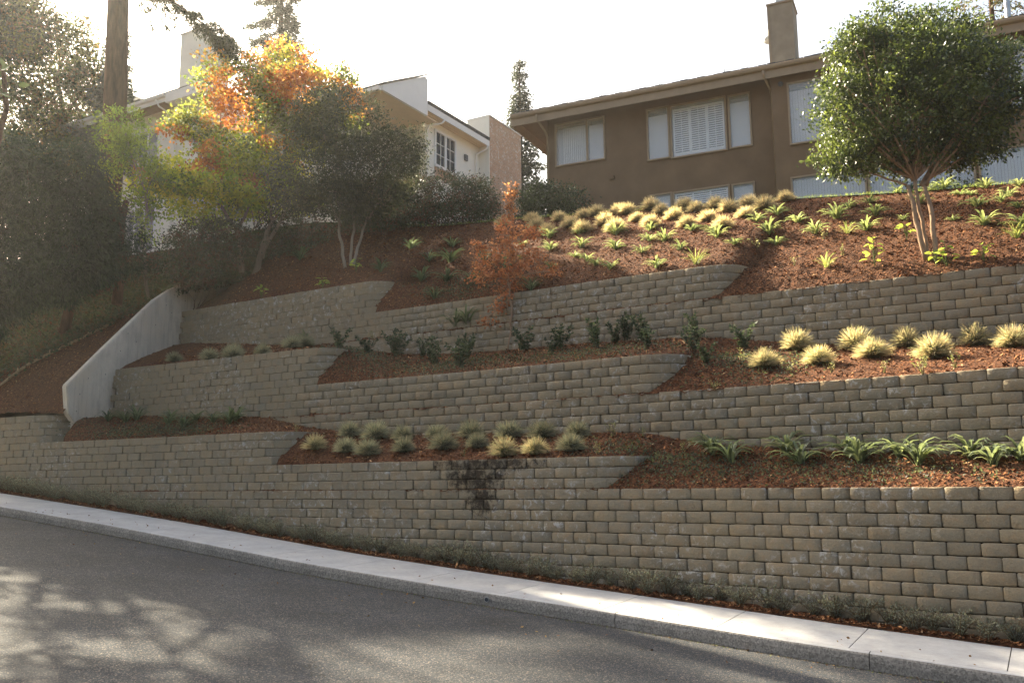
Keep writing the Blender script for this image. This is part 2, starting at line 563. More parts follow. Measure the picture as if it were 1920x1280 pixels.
def mat_concrete(name, col, var=.12, blot=.25, bs=55, bstr=.25, agg=0.0, streak=0.0):
    m, nt = new_mat(name)
    p = pos(nt)
    c = ramp(nt, noise(nt, 1.6, 6, .65, p), [(.3, tuple(x * (1 - var) for x in col)), (.7, tuple(x * (1 + var) for x in col))])
    c = mix(nt, blot, c, ramp(nt, noise(nt, 14, 6, .7, p), [(.3, .4), (.7, .62)]), 'OVERLAY')
    if agg > 0:
        v = nt.nodes.new('ShaderNodeTexVoronoi')
        v.inputs['Scale'].default_value = 48
        nt.links.new(p, v.inputs['Vector'])
        c = mix(nt, agg, c, ramp(nt, v.outputs['Color'], [(.25, .12), (.55, .5), (.9, .8)]), 'OVERLAY')
    if streak > 0:
        mp = nt.nodes.new('ShaderNodeMapping')
        mp.inputs['Scale'].default_value = (3.2, 3.2, .35)
        nt.links.new(p, mp.inputs[0])
        c = mix(nt, mth(nt, 'MULTIPLY', ramp(nt, noise(nt, 2.2, 6, .7, mp.outputs[0]), [(.48, 0), (.72, 1)]), streak), c, (.26, .20, .14))
        c = mix(nt, mth(nt, 'MULTIPLY', ramp(nt, noise(nt, .8, 4, .6, p), [(.5, 0), (.68, 1)]), streak * .8), c, (.50, .38, .24))
    h = noise(nt, bs, 5, .7, p)
    return finish(m, nt, c, .85, h, bstr, .008, .3)


def mat_leaf(name, trans=.45, rough=.55, sat=1.0, spec=.35):
    m, nt = new_mat(name)
    a = N(nt, 'ShaderNodeAttribute', attribute_name='tint').outputs['Color']
    oi = nt.nodes.new('ShaderNodeObjectInfo').outputs['Random']
    hsv = nt.nodes.new('ShaderNodeHueSaturation')
    hsv.inputs['Saturation'].default_value = sat
    nt.links.new(mth(nt, 'ADD', .82, mth(nt, 'MULTIPLY', oi, .36)), hsv.inputs['Value'])
    nt.links.new(a, hsv.inputs['Color'])
    col = hsv.outputs[0]
    b = nt.nodes.new('ShaderNodeBsdfPrincipled')
    b.inputs['Roughness'].default_value = rough
    b.inputs['Specular IOR Level'].default_value = spec
    nt.links.new(col, b.inputs['Base Color'])
    t = nt.nodes.new('ShaderNodeBsdfTranslucent')
    tc = nt.nodes.new('ShaderNodeMix')
    tc.data_type = 'RGBA'
    tc.blend_type = 'MULTIPLY'
    tc.inputs[0].default_value = 1
    nt.links.new(col, tc.inputs[6])
    tc.inputs[7].default_value = (2.1, 2.0, 1.4, 1)
    nt.links.new(tc.outputs[2], t.inputs[0])
    ms = nt.nodes.new('ShaderNodeMixShader')
    ms.inputs[0].default_value = trans
    nt.links.new(b.outputs[0], ms.inputs[1])
    nt.links.new(t.outputs[0], ms.inputs[2])
    o = nt.nodes.new('ShaderNodeOutputMaterial')
    nt.links.new(ms.outputs[0], o.inputs[0])
    return m


def mat_brick():
    m, nt = new_mat('weathered_brick')
    tc = objco(nt)
    sep = nt.nodes.new('ShaderNodeSeparateXYZ')
    nt.links.new(tc, sep.inputs[0])
    cmb = nt.nodes.new('ShaderNodeCombineXYZ')
    nt.links.new(mth(nt, 'ADD', sep.outputs[0], sep.outputs[1]), cmb.inputs[0])
    nt.links.new(sep.outputs[2], cmb.inputs[1])
    b = nt.nodes.new('ShaderNodeTexBrick')
    b.inputs['Scale'].default_value = 1.0
    b.inputs['Brick Width'].default_value = .21
    b.inputs['Row Height'].default_value = .075
    b.inputs['Mortar Size'].default_value = .009
    b.inputs['Color1'].default_value = (.56, .31, .18, 1)
    b.inputs['Color2'].default_value = (.44, .25, .15, 1)
    b.inputs['Mortar'].default_value = (.45, .40, .34, 1)
    nt.links.new(cmb.outputs[0], b.inputs['Vector'])
    w = ramp(nt, noise(nt, 3.2, 5, .75, tc), [(.48, 0), (.60, 1)])
    w = mth(nt, 'MULTIPLY', w, ramp(nt, noise(nt, 9, 3, .6, tc), [(.48, 0), (.56, 1)]))
    c = mix(nt, mth(nt, 'MULTIPLY', w, .7), b.outputs['Color'], (.7, .66, .58))
    return finish(m, nt, c, .9, b.outputs['Fac'], -.4, .01, .2)


def mat_glass():
    m, nt = new_mat('window_glass')
    b = nt.nodes.new('ShaderNodeBsdfPrincipled')
    b.inputs['Base Color'].default_value = (.9, .93, .95, 1)
    b.inputs['Roughness'].default_value = .03
    b.inputs['IOR'].default_value = 1.5
    b.inputs['Alpha'].default_value = .22
    o = nt.nodes.new('ShaderNodeOutputMaterial')
    nt.links.new(b.outputs[0], o.inputs[0])
    return m


def mat_bark(name, c0, c1, sc_=9):
    m, nt = new_mat(name)
    p = objco(nt)
    mp = nt.nodes.new('ShaderNodeMapping')
    mp.inputs['Scale'].default_value = (1, 1, .18)
    nt.links.new(p, mp.inputs[0])
    f = noise(nt, sc_, 6, .7, mp.outputs[0], .4)
    c = ramp(nt, f, [(.3, c0), (.7, c1)])
    return finish(m, nt, c, .95, f, .9, .05, .1)


M['block'] = mat_block()
M['mulch'] = mat_mulch()
M['asphalt'] = mat_asphalt()
M['walk'] = mat_concrete('sidewalk_concrete', (.36, .355, .355), .16, .40, 70, .25, 0.0, .12)
M['kerb'] = mat_concrete('kerb_concrete', (.26, .235, .205), .18, .45, 45, .6, .45)
M['concrete'] = mat_concrete('cast_concrete', (.66, .58, .47), .14, .30, 30, .25, 0.0, .45)
M['soil'] = simple('dark_soil', (.05, .032, .022), .4, 2.5, .95, 20, .6)
M['lawn'] = simple('lawn_green', (.10, .13, .035), .35, 6, .9, 60, .6)
M['earth'] = simple('hill_earth', (.07, .055, .03), .4, 1.2, .95, 8, .5)
M['leaf'] = mat_leaf('leaf', .42)
M['leaf_maple'] = mat_leaf('maple_leaf', .62, .5)
M['leaf_dense'] = mat_leaf('glossy_leaf', .32, .38, 1.0, .5)
M['leaf_dry'] = mat_leaf('dry_grass', .5, .7)
M['needle'] = mat_leaf('needles', .25, .6)
M['bark_grey'] = mat_bark('pale_bark', (.20, .155, .12), (.36, .29, .23), 12)
M['bark_red'] = mat_bark('fir_bark', (.045, .027, .018), (.15, .085, .052), 6)
M['bark_tan'] = mat_bark('smooth_tan_bark', (.26, .17, .11), (.42, .29, .19), 10)
M['stucco'] = simple('brown_stucco', (.20, .13, .078), .16, .8, .92, 60, .5)
M['trim'] = simple('tan_trim', (.34, .25, .165), .08, 4, .6)
M['soffit'] = simple('brown_soffit', (.24, .155, .095), .08, 4, .85)
M['white'] = simple('white_paint', (.84, .82, .78), .03, 2, .6)
M['cream'] = simple('cream_stucco', (.88, .84, .74), .03, 2, .9, 50, .2)
M['peach'] = simple('peach_soffit', (.78, .62, .44), .04, 3, .8)
M['shutter'] = simple('white_shutter', (.74, .74, .76), .03, 3, .5)
M['blind'] = simple('pale_blind', (.50, .50, .54), .05, 5, .8)
M['curtain'] = simple('pale_curtain', (.60, .59, .58), .08, 9, .85)
M['dark'] = simple('dark_interior', (.04, .045, .055), .2, 2, .7)
M['shingle'] = simple('grey_shingle', (.10, .10, .10), .25, 6, .9, 30, .5)
M['metal'] = simple('galvanised_metal', (.45, .45, .44), .1, 5, .4, None, .2, .5, .8)
M['vent'] = simple('dark_vent_metal', (.10, .10, .11), .1, 5, .5)
M['chimney'] = simple('tan_chimney_boards', (.33, .265, .19), .16, 2.2, .85, 30, .2)
M['brick'] = mat_brick()
M['glass'] = mat_glass()
M['tube'] = simple('straw_wattle', (.30, .21, .12), .25, 9, .95, 40, .6)
M['stake'] = simple('raw_wood_stake', (.42, .30, .18), .2, 6, .9)


# ---------------------------------------------------------------- ground
def grid_obj(name, svals, nfun, zfun, k, mat, kind='structure', smooth=True, rough=0.0, parent=None):
    """sheet over s in svals; nfun(s) gives (n0, n1), k steps across; zfun(s, n, n0, n1)"""
    svals = np.asarray(svals, float)
    n0, n1 = nfun(svals)
    f = np.linspace(0, 1, k + 1)
    S = np.repeat(svals[:, None], k + 1, 1)
    Nn = n0[:, None] * (1 - f) + n1[:, None] * f
    Z = zfun(S, Nn, n0[:, None], n1[:, None])
    if rough > 0:
        Z = Z + rng.normal(0, rough, Z.shape)
    X = S * DS[0] + Nn * DN[0]
    Y = S * DS[1] + Nn * DN[1]
    V = np.stack([X, Y, Z], -1).reshape(-1, 3)
    a, b = len(svals), k + 1
    i = np.arange(a - 1)[:, None] * b + np.arange(b - 1)[None]
    Q = np.stack([i, i + b, i + b + 1, i + 1], -1).reshape(-1, 4)
    me = np_mesh(name, V, Q, smooth=smooth)
    o = link(name, me, parent, mat)
    if kind:
        o['kind'] = kind
    return o


def far_z(S, Nn, a, b):
    road = FOOT1(np.clip(S, -60, 30)) - .75
    hill = 7.0 + np.clip(Nn - 24, 0, 200) * .03
    t = np.clip((Nn - 17) / 7, 0, 1)
    base = road * (1 - t) + hill * t
    return np.where(Nn > 15, np.minimum(base, 7.0) - .6, road)


grid_obj('ground', np.concatenate([np.arange(-320, -60, 20), np.arange(-60, 30, 2), np.arange(30, 320, 20)]),
         lambda s: (np.full_like(s, -220.0), np.full_like(s, 420.0)), far_z, 200, M['earth'])
grid_obj('road', np.arange(-60, 30.1, .5), lambda s: (np.full_like(s, -5.0), NF(s) - .01), lambda S, Nn, a, b: road_z(S, Nn), 30, M['asphalt'])
_crk = grid_obj('planting_strip', np.arange(-60, 10, .12), lambda s: (NB(s) + .01, LINE1(s) + .3),
                lambda S, Nn, a, b: FOOT1(S) - .03 + .05 * np.clip((Nn - NB(S)) / .4, 0, 1), 7, M['mulch'], rough=.012)
side_hi = lambda s: np.minimum(s, 10)
sT = np.arange(-24.4, 9, .07)


def terr(i, line_n, up_n, foot):
    return lambda S, Nn, a, b: terrace(i, S, Nn - a + 0.0, (b - a) - .1, foot(S))


def clip_conc(S, Nn, Z):
    return Z


n1f = lambda s: wall_n(1, s, 0.0)
n2f = lambda s: wall_n(2, s, 1.8)
n3f = lambda s: wall_n(3, s, 4.2)


def sheared(name, i, lo, hi, foot, k, mat, rough):
    """terrace sheet whose left edge follows the cast concrete wall"""
    svals = np.arange(0, 1.0001, 1 / 470.0)

    def make():
        f = np.linspace(0, 1, k + 1)
        rows = []
        for u in svals:
            row = []
            for g in f:
                # left edge on the concrete wall
                n = lo(-24.0) * (1 - g) + hi(-24.0) * g
                sl = conc_s(n) + .02
                s = sl * (1 - u) + 9.0 * u
                a_, b_ = lo(s), hi(s)
                row.append((s, a_ * (1 - g) + b_ * g, a_, b_))
            rows.append(row)
        A = np.array(rows, float)
        S, Nn, a_, b_ = A[..., 0], A[..., 1], A[..., 2], A[..., 3]
        Z = terrace(i, S, Nn - a_, b_ - a_ - .1, foot(S)) + rng.normal(0, rough, S.shape)
        X = S * DS[0] + Nn * DN[0]
        Y = S * DS[1] + Nn * DN[1]
        V = np.stack([X, Y, Z], -1).reshape(-1, 3)
        b = k + 1
        ii = np.arange(len(svals) - 1)[:, None] * b + np.arange(b - 1)[None]
        Q = np.stack([ii, ii + b, ii + b + 1, ii + 1], -1).reshape(-1, 4)
        o = link(name, np_mesh(name, V, Q, smooth=True), None, mat)
        o['kind'] = 'structure'
        return o
    return make()


sheared('terrace_soil', 1, n1f, n2f, FOOT2, 24, M['mulch'], .012)
sheared('terrace_soil', 2, n2f, n3f, FOOT3, 34, M['mulch'], .012)
sheared('upper_slope', 3, n3f, lambda s: np.full_like(np.asarray(s, float), CRESTN), CREST, 60, M['mulch'], .016)


def left_sheet():
    us = np.linspace(0, 1, 190)
    ns = np.linspace(16.36, 34.0, 110)
    S = -60 + (conc_s(ns)[None, :] - .10 + 60) * us[:, None]
    Nn = np.repeat(ns[None], len(us), 0)
    Z = left_slope(S, Nn) + rng.normal(0, .02, S.shape)
    V = np.stack([S * DS[0] + Nn * DN[0], S * DS[1] + Nn * DN[1], Z], -1).reshape(-1, 3)
    a, b = S.shape
    i = np.arange(a - 1)[:, None] * b + np.arange(b - 1)[None]
    Q = np.stack([i, i + b, i + b + 1, i + 1], -1).reshape(-1, 4)
    link('left_slope', np_mesh('left_slope', V, Q, smooth=True), None, M['mulch'])['kind'] = 'structure'


left_sheet()
grid_obj('lawn', np.arange(-30, 12, .5), lambda s: (np.full_like(s, CRESTN - .12), np.full_like(s, 29.5)),
         lambda S, Nn, a, b: CREST(S) - .01 + (Nn - CRESTN) * .03, 6, M['lawn'])
grid_obj('plateau', np.arange(-60, 20, 2.0), lambda s: (np.full_like(s, 29.4), np.full_like(s, 75.0)),
         lambda S, Nn, a, b: CREST(S) + (Nn - CRESTN) * .03, 12, M['earth'])

# ---------------------------------------------------------------- pavement: slabs and kerb stones
walk = tag(empty('sidewalk', W(-10, float(NB(-10)) - .8, float(walk_z(-10, NB(-10))))), kind='structure')
MI = walk.matrix_world.copy()
KW = .15


def swept(name, s0, s1, prof, mats, parent, step=.6, inset=.004):
    """cross-section prof: list of (n offset from kerb line, z offset, ref) swept between s0 and s1"""
    ss = np.linspace(s0 + inset, s1 - inset, max(2, int((s1 - s0) / step) + 1))
    V = []
    F = []
    k = len(prof)
    o0 = walk.location
    for s in ss:
        for (dn, dz) in prof:
            n = NF(s) + dn
            z = FOOT1(s) - .02 + (dn - 1.68) * .03 + dz
            x, y, zz = W(s, n, z)
            V.append((x - o0.x, y - o0.y, zz - o0.z))
    for i in range(len(ss) - 1):
        for j in range(k):
            j2 = (j + 1) % k
            F.append((i * k + j, (i + 1) * k + j, (i + 1) * k + j2, i * k + j2))
    F.append(tuple(range(k)))
    F.append(tuple((len(ss) - 1) * k + j for j in reversed(range(k))))
    me = bpy.data.meshes.new(name)
    me.from_pydata(V, [], F)
    for m_ in mats:
        me.materials.append(m_)
    me.update()
    bm = bmesh.new()
    bm.from_mesh(me)
    bmesh.ops.recalc_face_normals(bm, faces=bm.faces)
    bm.to_mesh(me)
    bm.free()
    if len(mats) > 1:
        for p_ in me.polygons:
            p_.material_index = 0 if p_.normal.z > .6 else 1
    return link(name, me, parent)


slab_prof = [(KW + .004, -.14), (KW + .004, -.004), (KW + .012, 0), (1.672, 0), (1.68, -.006), (1.68, -.14)]
pitch = 1.86
s = -4.39 - pitch * 22
joints = []
while s < 9:
    swept('slab', s, s + pitch, [(a, b - .0) for a, b in slab_prof], [M['walk']], walk, .47, .007)
    joints.append(s)
    s += pitch
kerb_prof = [(0, -.34), (-.012, -.10), (0, -.03), (.012, -.008), (.03, 0), (KW, 0), (KW, -.34)]
s = -9.69 - 3.72 * 11
while s < 9:
    swept('kerb_stone', s, s + 3.72, kerb_prof, [M['walk'], M['kerb']], walk, .47, .006)
    s += 3.72
# joint bed under the slabs so that the gaps read dark
swept('joint_bed', -46, 9, [(.05, -.30), (.05, -.015), (1.66, -.015), (1.66, -.30)], [M['soil']], walk, .5)
# drain outlet in the kerb face
_dm = MB()
_sx, _dz = -8.35, -.10
_px, _py, _pz = W(_sx, float(NF(_sx)) - .03, float(FOOT1(_sx)) - .02 - .05 + _dz)
_a = Vector((_px, _py, _pz)) - walk.location
_d = Vector((DN[0], DN[1], 0))
_dm.tube([_a, _a + _d * .06], .045, 14)
_dm.build('drain_outlet', M['metal'], walk)
_dm = MB()
_dm.tube([_a - _d * .004, _a + _d * .02], .034, 14)
_dm.build('drain_hole', M['dark'], walk)


# grit and dirt lying in the gutter
def scatter_quads(name, P, size, tint, mat, flat=.5, kind='stuff', parent=None, aspect=.45):
    n = len(P)
    P = np.asarray(P, float)
    a = rng.uniform(0, 2 * np.pi, n)
    tx = np.stack([np.cos(a), np.sin(a), rng.normal(0, flat, n)], -1)
    tx /= np.linalg.norm(tx, axis=1)[:, None]
    up = np.stack([rng.normal(0, flat, n), rng.normal(0, flat, n), np.ones(n)], -1)
    ty = np.cross(up, tx)
    ty /= np.linalg.norm(ty, axis=1)[:, None]
    L = (size * rng.uniform(.5, 1.3, n))[:, None]
    Wd = L * aspect * rng.uniform(.6, 1.3, n)[:, None]
    V = np.stack([P - tx * L / 2 - ty * Wd * .3, P - tx * L * .1 + ty * Wd / 2, P + tx * L / 2 + ty * Wd * .2, P + tx * L * .2 - ty * Wd / 2], 1).reshape(-1, 3)
    Q = np.arange(4 * n).reshape(-1, 4)
    o = link(name, np_mesh(name, V, Q, tint), parent, mat)
    o['kind'] = kind
    return o


def ground_pts(n_pts, srange, nlo, nhi, zf, lift=.012, power=1.0):
    s = srange[0] + (srange[1] - srange[0]) * rng.random(n_pts)
    f = rng.random(n_pts) ** power
    a, b = nlo(s), nhi(s)
    n = a * (1 - f) + b * f
    z = zf(s, n, a, b) + lift
    return np.stack([s * DS[0] + n * DN[0], s * DS[1] + n * DN[1], z], -1)


def chip_tint(n):
    pal = np.array([(.085, .034, .016), (.16, .062, .026), (.25, .105, .042), (.36, .18, .08), (.44, .27, .14), (.045, .022, .014)])
    i = rng.choice(len(pal), n, p=[.24, .28, .22, .13, .05, .08])
    return pal[i] * rng.uniform(.8, 1.2, (n, 1))


M['chip'] = mat_leaf('bark_chip', .0, .9, 1.0, .1)
P1 = ground_pts(15000, (-23.2, 6), n1f, n2f, lambda s, n, a, b: terrace(1, s, n - a, b - a - .1, FOOT2(s)))
P2 = ground_pts(17000, (-23.6, 6), n2f, n3f, lambda s, n, a, b: terrace(2, s, n - a, b - a - .1, FOOT3(s)))
P3 = ground_pts(44000, (-24.0, 6), n3f, lambda s: np.full_like(s, CRESTN), lambda s, n, a, b: terrace(3, s, n - a, b - a - .1, CREST(s)))
P4 = ground_pts(9000, (-28, 6), lambda s: NB(s) + .02, lambda s: LINE1(s) - .25, lambda s, n, a, b: FOOT1(s) + .01)
P5 = ground_pts(8000, (-32, -23.6), lambda s: wall_n(1, s, 2.1) + .1, lambda s: np.full_like(s, 22.0), lambda s, n, a, b: left_slope(s, n))
_ss = P5[:, 0] * DS[0] + P5[:, 1] * DS[1]
_nn = P5[:, 0] * DN[0] + P5[:, 1] * DN[1]
P5 = P5[_ss < conc_s(_nn) - .35]
PP = np.concatenate([P1, P2, P3, P4, P5])
scatter_quads('mulch_chips', PP, .062, chip_tint(len(PP)), M['chip'])
PB = PP[rng.choice(len(PP), 5200, replace=False)] + np.array([0, 0, .012])
scatter_quads('bark_pieces', PB, .13, chip_tint(len(PB)) * 1.15, M['chip'], aspect=.28)


_s = rng.uniform(-30, 4, 5200)
_n = NF(_s) - .03 - np.abs(rng.normal(0, .07, 5200))
_P = np.stack([_s * DS[0] + _n * DN[0], _s * DS[1] + _n * DN[1], road_z(_s, _n) + .006], -1)
scatter_quads('gutter_grit', _P, .028, np.array([(.10, .075, .05), (.16, .12, .07), (.06, .05, .04), (.13, .15, .05)])[rng.integers(0, 4, 5200)], M['chip'])
_s = rng.uniform(-26, 3, 260)
_n = NF(_s) - np.abs(rng.normal(0, 1.6, 260)) + .8
_P = np.stack([_s * DS[0] + _n * DN[0], _s * DS[1] + _n * DN[1], np.where(_n > NF(_s), walk_z(_s, _n), road_z(_s, _n)) + .012], -1)
scatter_quads('fallen_leaves', _P, .045, np.array([(.22, .12, .05), (.16, .08, .04), (.30, .20, .08)])[rng.integers(0, 3, 260)], M['chip'], aspect=.7)


# ---------------------------------------------------------------- retaining walls, block by block
BW = .457


def block_mesh(seed, w=BW, h=CH, depth=.28):
    r = np.random.default_rng(seed)
    nx, nz = 6, 4
    w2 = w - .008
    xs = np.array([-.5, -.455, -.2, .2, .455, .5]) * w2
    zs = np.array([.003, .022, h - .024, h - .003])
    V = []
    tilt = r.normal(0, .003)
    rnd_ = r.choice([.0, .004, .009, .017])          # how worn the corners are
    for iz, z in enumerate(zs):
        for ix, x in enumerate(xs):
            y = r.normal(0, .0035) + tilt * (x / w2) * 2
            if ix in (0, nx - 1):
                y += .011 + rnd_ * .8 + r.normal(0, .003)
                if iz in (0, nz - 1):
                    y += .010
            elif ix in (1, nx - 2):
                y += .004
            if iz in (0, nz - 1):
                y += .006 + r.uniform(0, .005)
            dx = r.normal(0, .006) if ix not in (0, nx - 1) else 0
            if iz in (0, nz - 1) and ix in (0, nx - 1):
                V.append((x * (1 - .008 - rnd_ * .6), y, z + (-1 if iz else 1) * (.003 + rnd_ * .9)))
                continue
            dz = r.normal(0, .004) if iz not in (0, nz - 1) else (r.uniform(-.0045, .0) if iz == nz - 1 else r.uniform(0, .003))
            V.append((x + dx, y, z + dz))
    F = []
    for iz in range(nz - 1):
        for ix in range(nx - 1):
            a = iz * nx + ix
            F.append((a, a + 1, a + nx + 1, a + nx))
    b = len(V)
    for (x, z) in ((-.47 * w2, zs[0]), (.47 * w2, zs[0]), (.47 * w2, zs[-1]), (-.47 * w2, zs[-1])):
        V.append((x, depth, z))
    # top, bottom, sides
    F.append(tuple([(nz - 1) * nx + i for i in range(nx)]) + (b + 2, b + 3))
    F.append(tuple([i for i in reversed(range(nx))]) + (b, b + 1))
    F.append(tuple([i * nx for i in range(nz)]) + (b + 3, b))
    F.append(tuple([i * nx + nx - 1 for i in reversed(range(nz))]) + (b + 1, b + 2))
    me = bpy.data.meshes.new('block')
    me.from_pydata(V, [], F)
    me.materials.append(M['block'])
    for p_ in me.polygons[:(nx - 1) * (nz - 1)]:
        p_.use_smooth = True
    me.update()
    return me, np.array(V), F


BLOCKS = [block_mesh(100 + i) for i in range(12)]


def course_path(i, z):
    """plan polyline (dense) of the face of the course whose TOP is z"""
    w = WALLS[i]
    s0 = None
    for (ss_, zt) in w['steps']:
        if z > zt + .01:
            return None
        nxt = [q for q in w['steps'] if q[0] > ss_]
        zn = nxt[0][1] if nxt else w['low']
        if z > zn + .01:
            s0 = ss_
            break
    left = -40.0 if i == 1 else -27.0
    right = 7.5 if s0 is None else s0
    S = np.arange(left, right + .001, .05)
    pts = [(a, wall_n(i, a, z)) for a in S]
    if s0 is not None:
        r = w['r']
        n0 = wall_n(i, s0, z)
        for th in np.linspace(.04, math.radians(86), 26):
            pts.append((s0 + r * math.sin(th), n0 + r * (1 - math.cos(th))))
        e = pts[-1]
        for k in range(1, 12):
            pts.append((e[0] + .012 * k, e[1] + .09 * k))
    return np.array(pts, float)


def wall_top(i, s):
    w = WALLS[i]
    for (ss_, zt) in w['steps']:
        if s < ss_ + w['r']:
            return zt
    return w['low']


def build_wall(i, name, label, foot, nparts=300):
    w = WALLS[i]
    root = tag(empty(name, W(-8, float(wall_n(i, -8, w['low'])), float(foot(-8)))), label, 'retaining wall')
    ztop = w['steps'][0][1]
    items = []
    k = 0
    while True:
        z = ztop - k * CH
        if z < foot(7) - .3:
            break
        path = course_path(i, z)
        seg = np.linalg.norm(np.diff(path, axis=0), axis=1)
        L = np.concatenate([[0], np.cumsum(seg)])
        # anchored so that neighbouring courses break bond
        off = (0.5 if k % 2 else 0.0) * BW + rng.normal(0, .025)
        d = off
        while d + BW < L[-1]:
            wv = BW * (1.0 + .008 * math.sin(k * 1.7 + d))
            m0 = d + wv / 2
            a = np.array([np.interp(m0 - wv / 2, L, path[:, j]) for j in (0, 1)])
            b = np.array([np.interp(m0 + wv / 2, L, path[:, j]) for j in (0, 1)])
            c = (a + b) / 2
            d += wv
            if c[0] < (conc_s(c[1]) - .02 if i > 1 else -40):
                continue
            ft = foot(c[0])
            if z < ft - .06:
                continue
            pa = np.array(W(a[0], a[1]))[:2]
            pb = np.array(W(b[0], b[1]))[:2]
            ang = math.atan2(pb[1] - pa[1], pb[0] - pa[0])
            cx, cy = (pa + pb) / 2
            nrm = (-math.sin(ang), math.cos(ang))
            jit = rng.normal(0, .009)
            items.append([cx + nrm[0] * jit, cy + nrm[1] * jit, z - CH, ang + rng.normal(0, .008), wv / BW, math.hypot(cx, cy), cx / cy])
        k += 1
    items = [q for q in items]
    inview = lambda q: abs(q[6]) < .60
    items.sort(key=lambda q: (0 if inview(q) else 1, q[5]))
    rl = root.location
    for q in items[:nparts]:
        me = BLOCKS[rng.integers(len(BLOCKS))][0]
        o = bpy.data.objects.new('block', me)
        COL.objects.link(o)
        o.parent = root
        o.location = (q[0] - rl.x, q[1] - rl.y, q[2] - rl.z)
        o.rotation_euler = (0, rng.normal(0, .004), q[3])
        o.scale = (q[4], 1, 1)
    rest = items[nparts:]
    if rest:
        V, F, R = [], [], []
        base = 0
        for q in rest:
            _, vv, ff = BLOCKS[rng.integers(len(BLOCKS))]
            ca, sa = math.cos(q[3]), math.sin(q[3])
            x = vv[:, 0] * q[4]
            y = vv[:, 1]
            V.append(np.stack([x * ca - y * sa + q[0] - rl.x, x * sa + y * ca + q[1] - rl.y, vv[:, 2] + q[2] - rl.z], -1))
            rv = rng.random()
            for f in ff:
                F.append(tuple(base + t for t in f))
                R.append(rv)
            base += len(vv)
        me = bpy.data.meshes.new('far_blocks')
        me.from_pydata(np.concatenate(V).tolist(), [], F)
        at = me.attributes.new('rnd', 'FLOAT', 'FACE')
        at.data.foreach_set('value', np.array(R, np.float32))
        o = link('far_blocks', me, root, M['block'])
        o['kind'] = 'stuff'
    # dark soil core behind the joints
    V, F = [], []
    for lev in range(k + 1):
        z = ztop - lev * CH
        path = course_path(i, min(z, ztop))
    core_s = np.arange(-40 if i == 1 else -24.6, 7.5, .25)
    return root


build_wall(1, 'stone_block_wall', 'lowest tan block retaining wall, directly behind the sidewalk, with a dark damp stain', FOOT1)
build_wall(2, 'stone_block_wall', 'middle tan block retaining wall between the two planted terraces', FOOT2)
build_wall(3, 'stone_block_wall', 'topmost tan block retaining wall below the mulched slope', FOOT3)


# soil packed behind the blocks, one backing per wall, seen only through open joints
def backing(i, foot, left):
    w = WALLS[i]
    S = np.arange(left, 7.5, .25)
    V, F = [], []
    for s in S:
        zt = wall_top(i, s)
        if any(s0 - .3 < s < s0 + w['r'] + .3 for s0, _ in w['steps']):
            nxt = [z for s0, z in w['steps'] if s0 > s] + [w['low']]
            idx = [j for j, (s0, _) in enumerate(w['steps']) if s0 - .3 < s < s0 + w['r'] + .3][0]
            lv = [z for _, z in w['steps']] + [w['low']]
            zt = lv[idx + 1]
        zt -= .06
        zb = float(foot(s)) - .3
        for z in (zb, zt):
            V.append(W(s, float(wall_n(i, s, z)) + .10, z))
    for j in range(len(S) - 1):
        a = 2 * j
        F.append((a, a + 2, a + 3, a + 1))
    me = bpy.data.meshes.new('backfill')
    me.from_pydata(V, [], F)
    o = link('backfill', me, None, M['soil'])
    o['kind'] = 'structure'


backing(1, FOOT1, -40)
backing(2, FOOT2, -24.6)
backing(3, FOOT3, -25.4)

# ---------------------------------------------------------------- cast concrete wing wall
outline = [(16.87, 1.0), (16.77, 1.87), (16.5, 2.11), (16.37, 2.91), (17.89, 4.28), (20.0, 6.12), (20.79, 6.64), (21.64, 7.05), (23.22, 7.23), (23.42, 7.14), (23.32, 6.0), (22.0, 4.4), (19.4, 2.6), (18.0, 1.2)]
cw = tag(empty('concrete_wing_wall', W(float(conc_s(18)), 18, 1.0)), 'pale cast concrete wing wall climbing the hill at the left end of the terraces', 'concrete wall')
V, F = [], []
for side, th in ((0, 0.0), (1, -.24)):
    for (n, z) in outline:
        x, y, _ = W(float(conc_s(n)) + th, n)
        V.append((x - cw.location.x, y - cw.location.y, z - cw.location.z))
n_ = len(outline)
F = [tuple(range(n_)), tuple(reversed(range(n_, 2 * n_)))] + [(i, n_ + i, n_ + (i + 1) % n_, (i + 1) % n_) for i in range(n_)]
me = bpy.data.meshes.new('wing_slab')
me.from_pydata(V, [], F)
bm = bmesh.new()
bm.from_mesh(me)
bmesh.ops.recalc_face_normals(bm, faces=bm.faces)
bmesh.ops.bevel(bm, geom=list(bm.edges), offset=.03, segments=2, affect='EDGES')
bm.to_mesh(me)
bm.free()
link('wing_slab', me, cw, M['concrete'])
for (n, z) in ((16.9, 2.7), (17.2, 3.2), (17.9, 3.4), (18.5, 4.2), (19.2, 4.6), (20.1, 5.3), (20.9, 5.85), (21.6, 6.4), (22.5, 6.7), (16.8, 2.2), (18.8, 4.8), (20.6, 6.05)):
    x, y, _ = W(float(conc_s(n)), n)
    mb = MB()
    dx, dy = DS
    mb.tube([(x - cw.location.x + dx * t, y - cw.location.y + dy * t, z - cw.location.z) for t in (-.02, .003)], .016, 8)
    mb.build('tie_hole', M['dark'], cw)


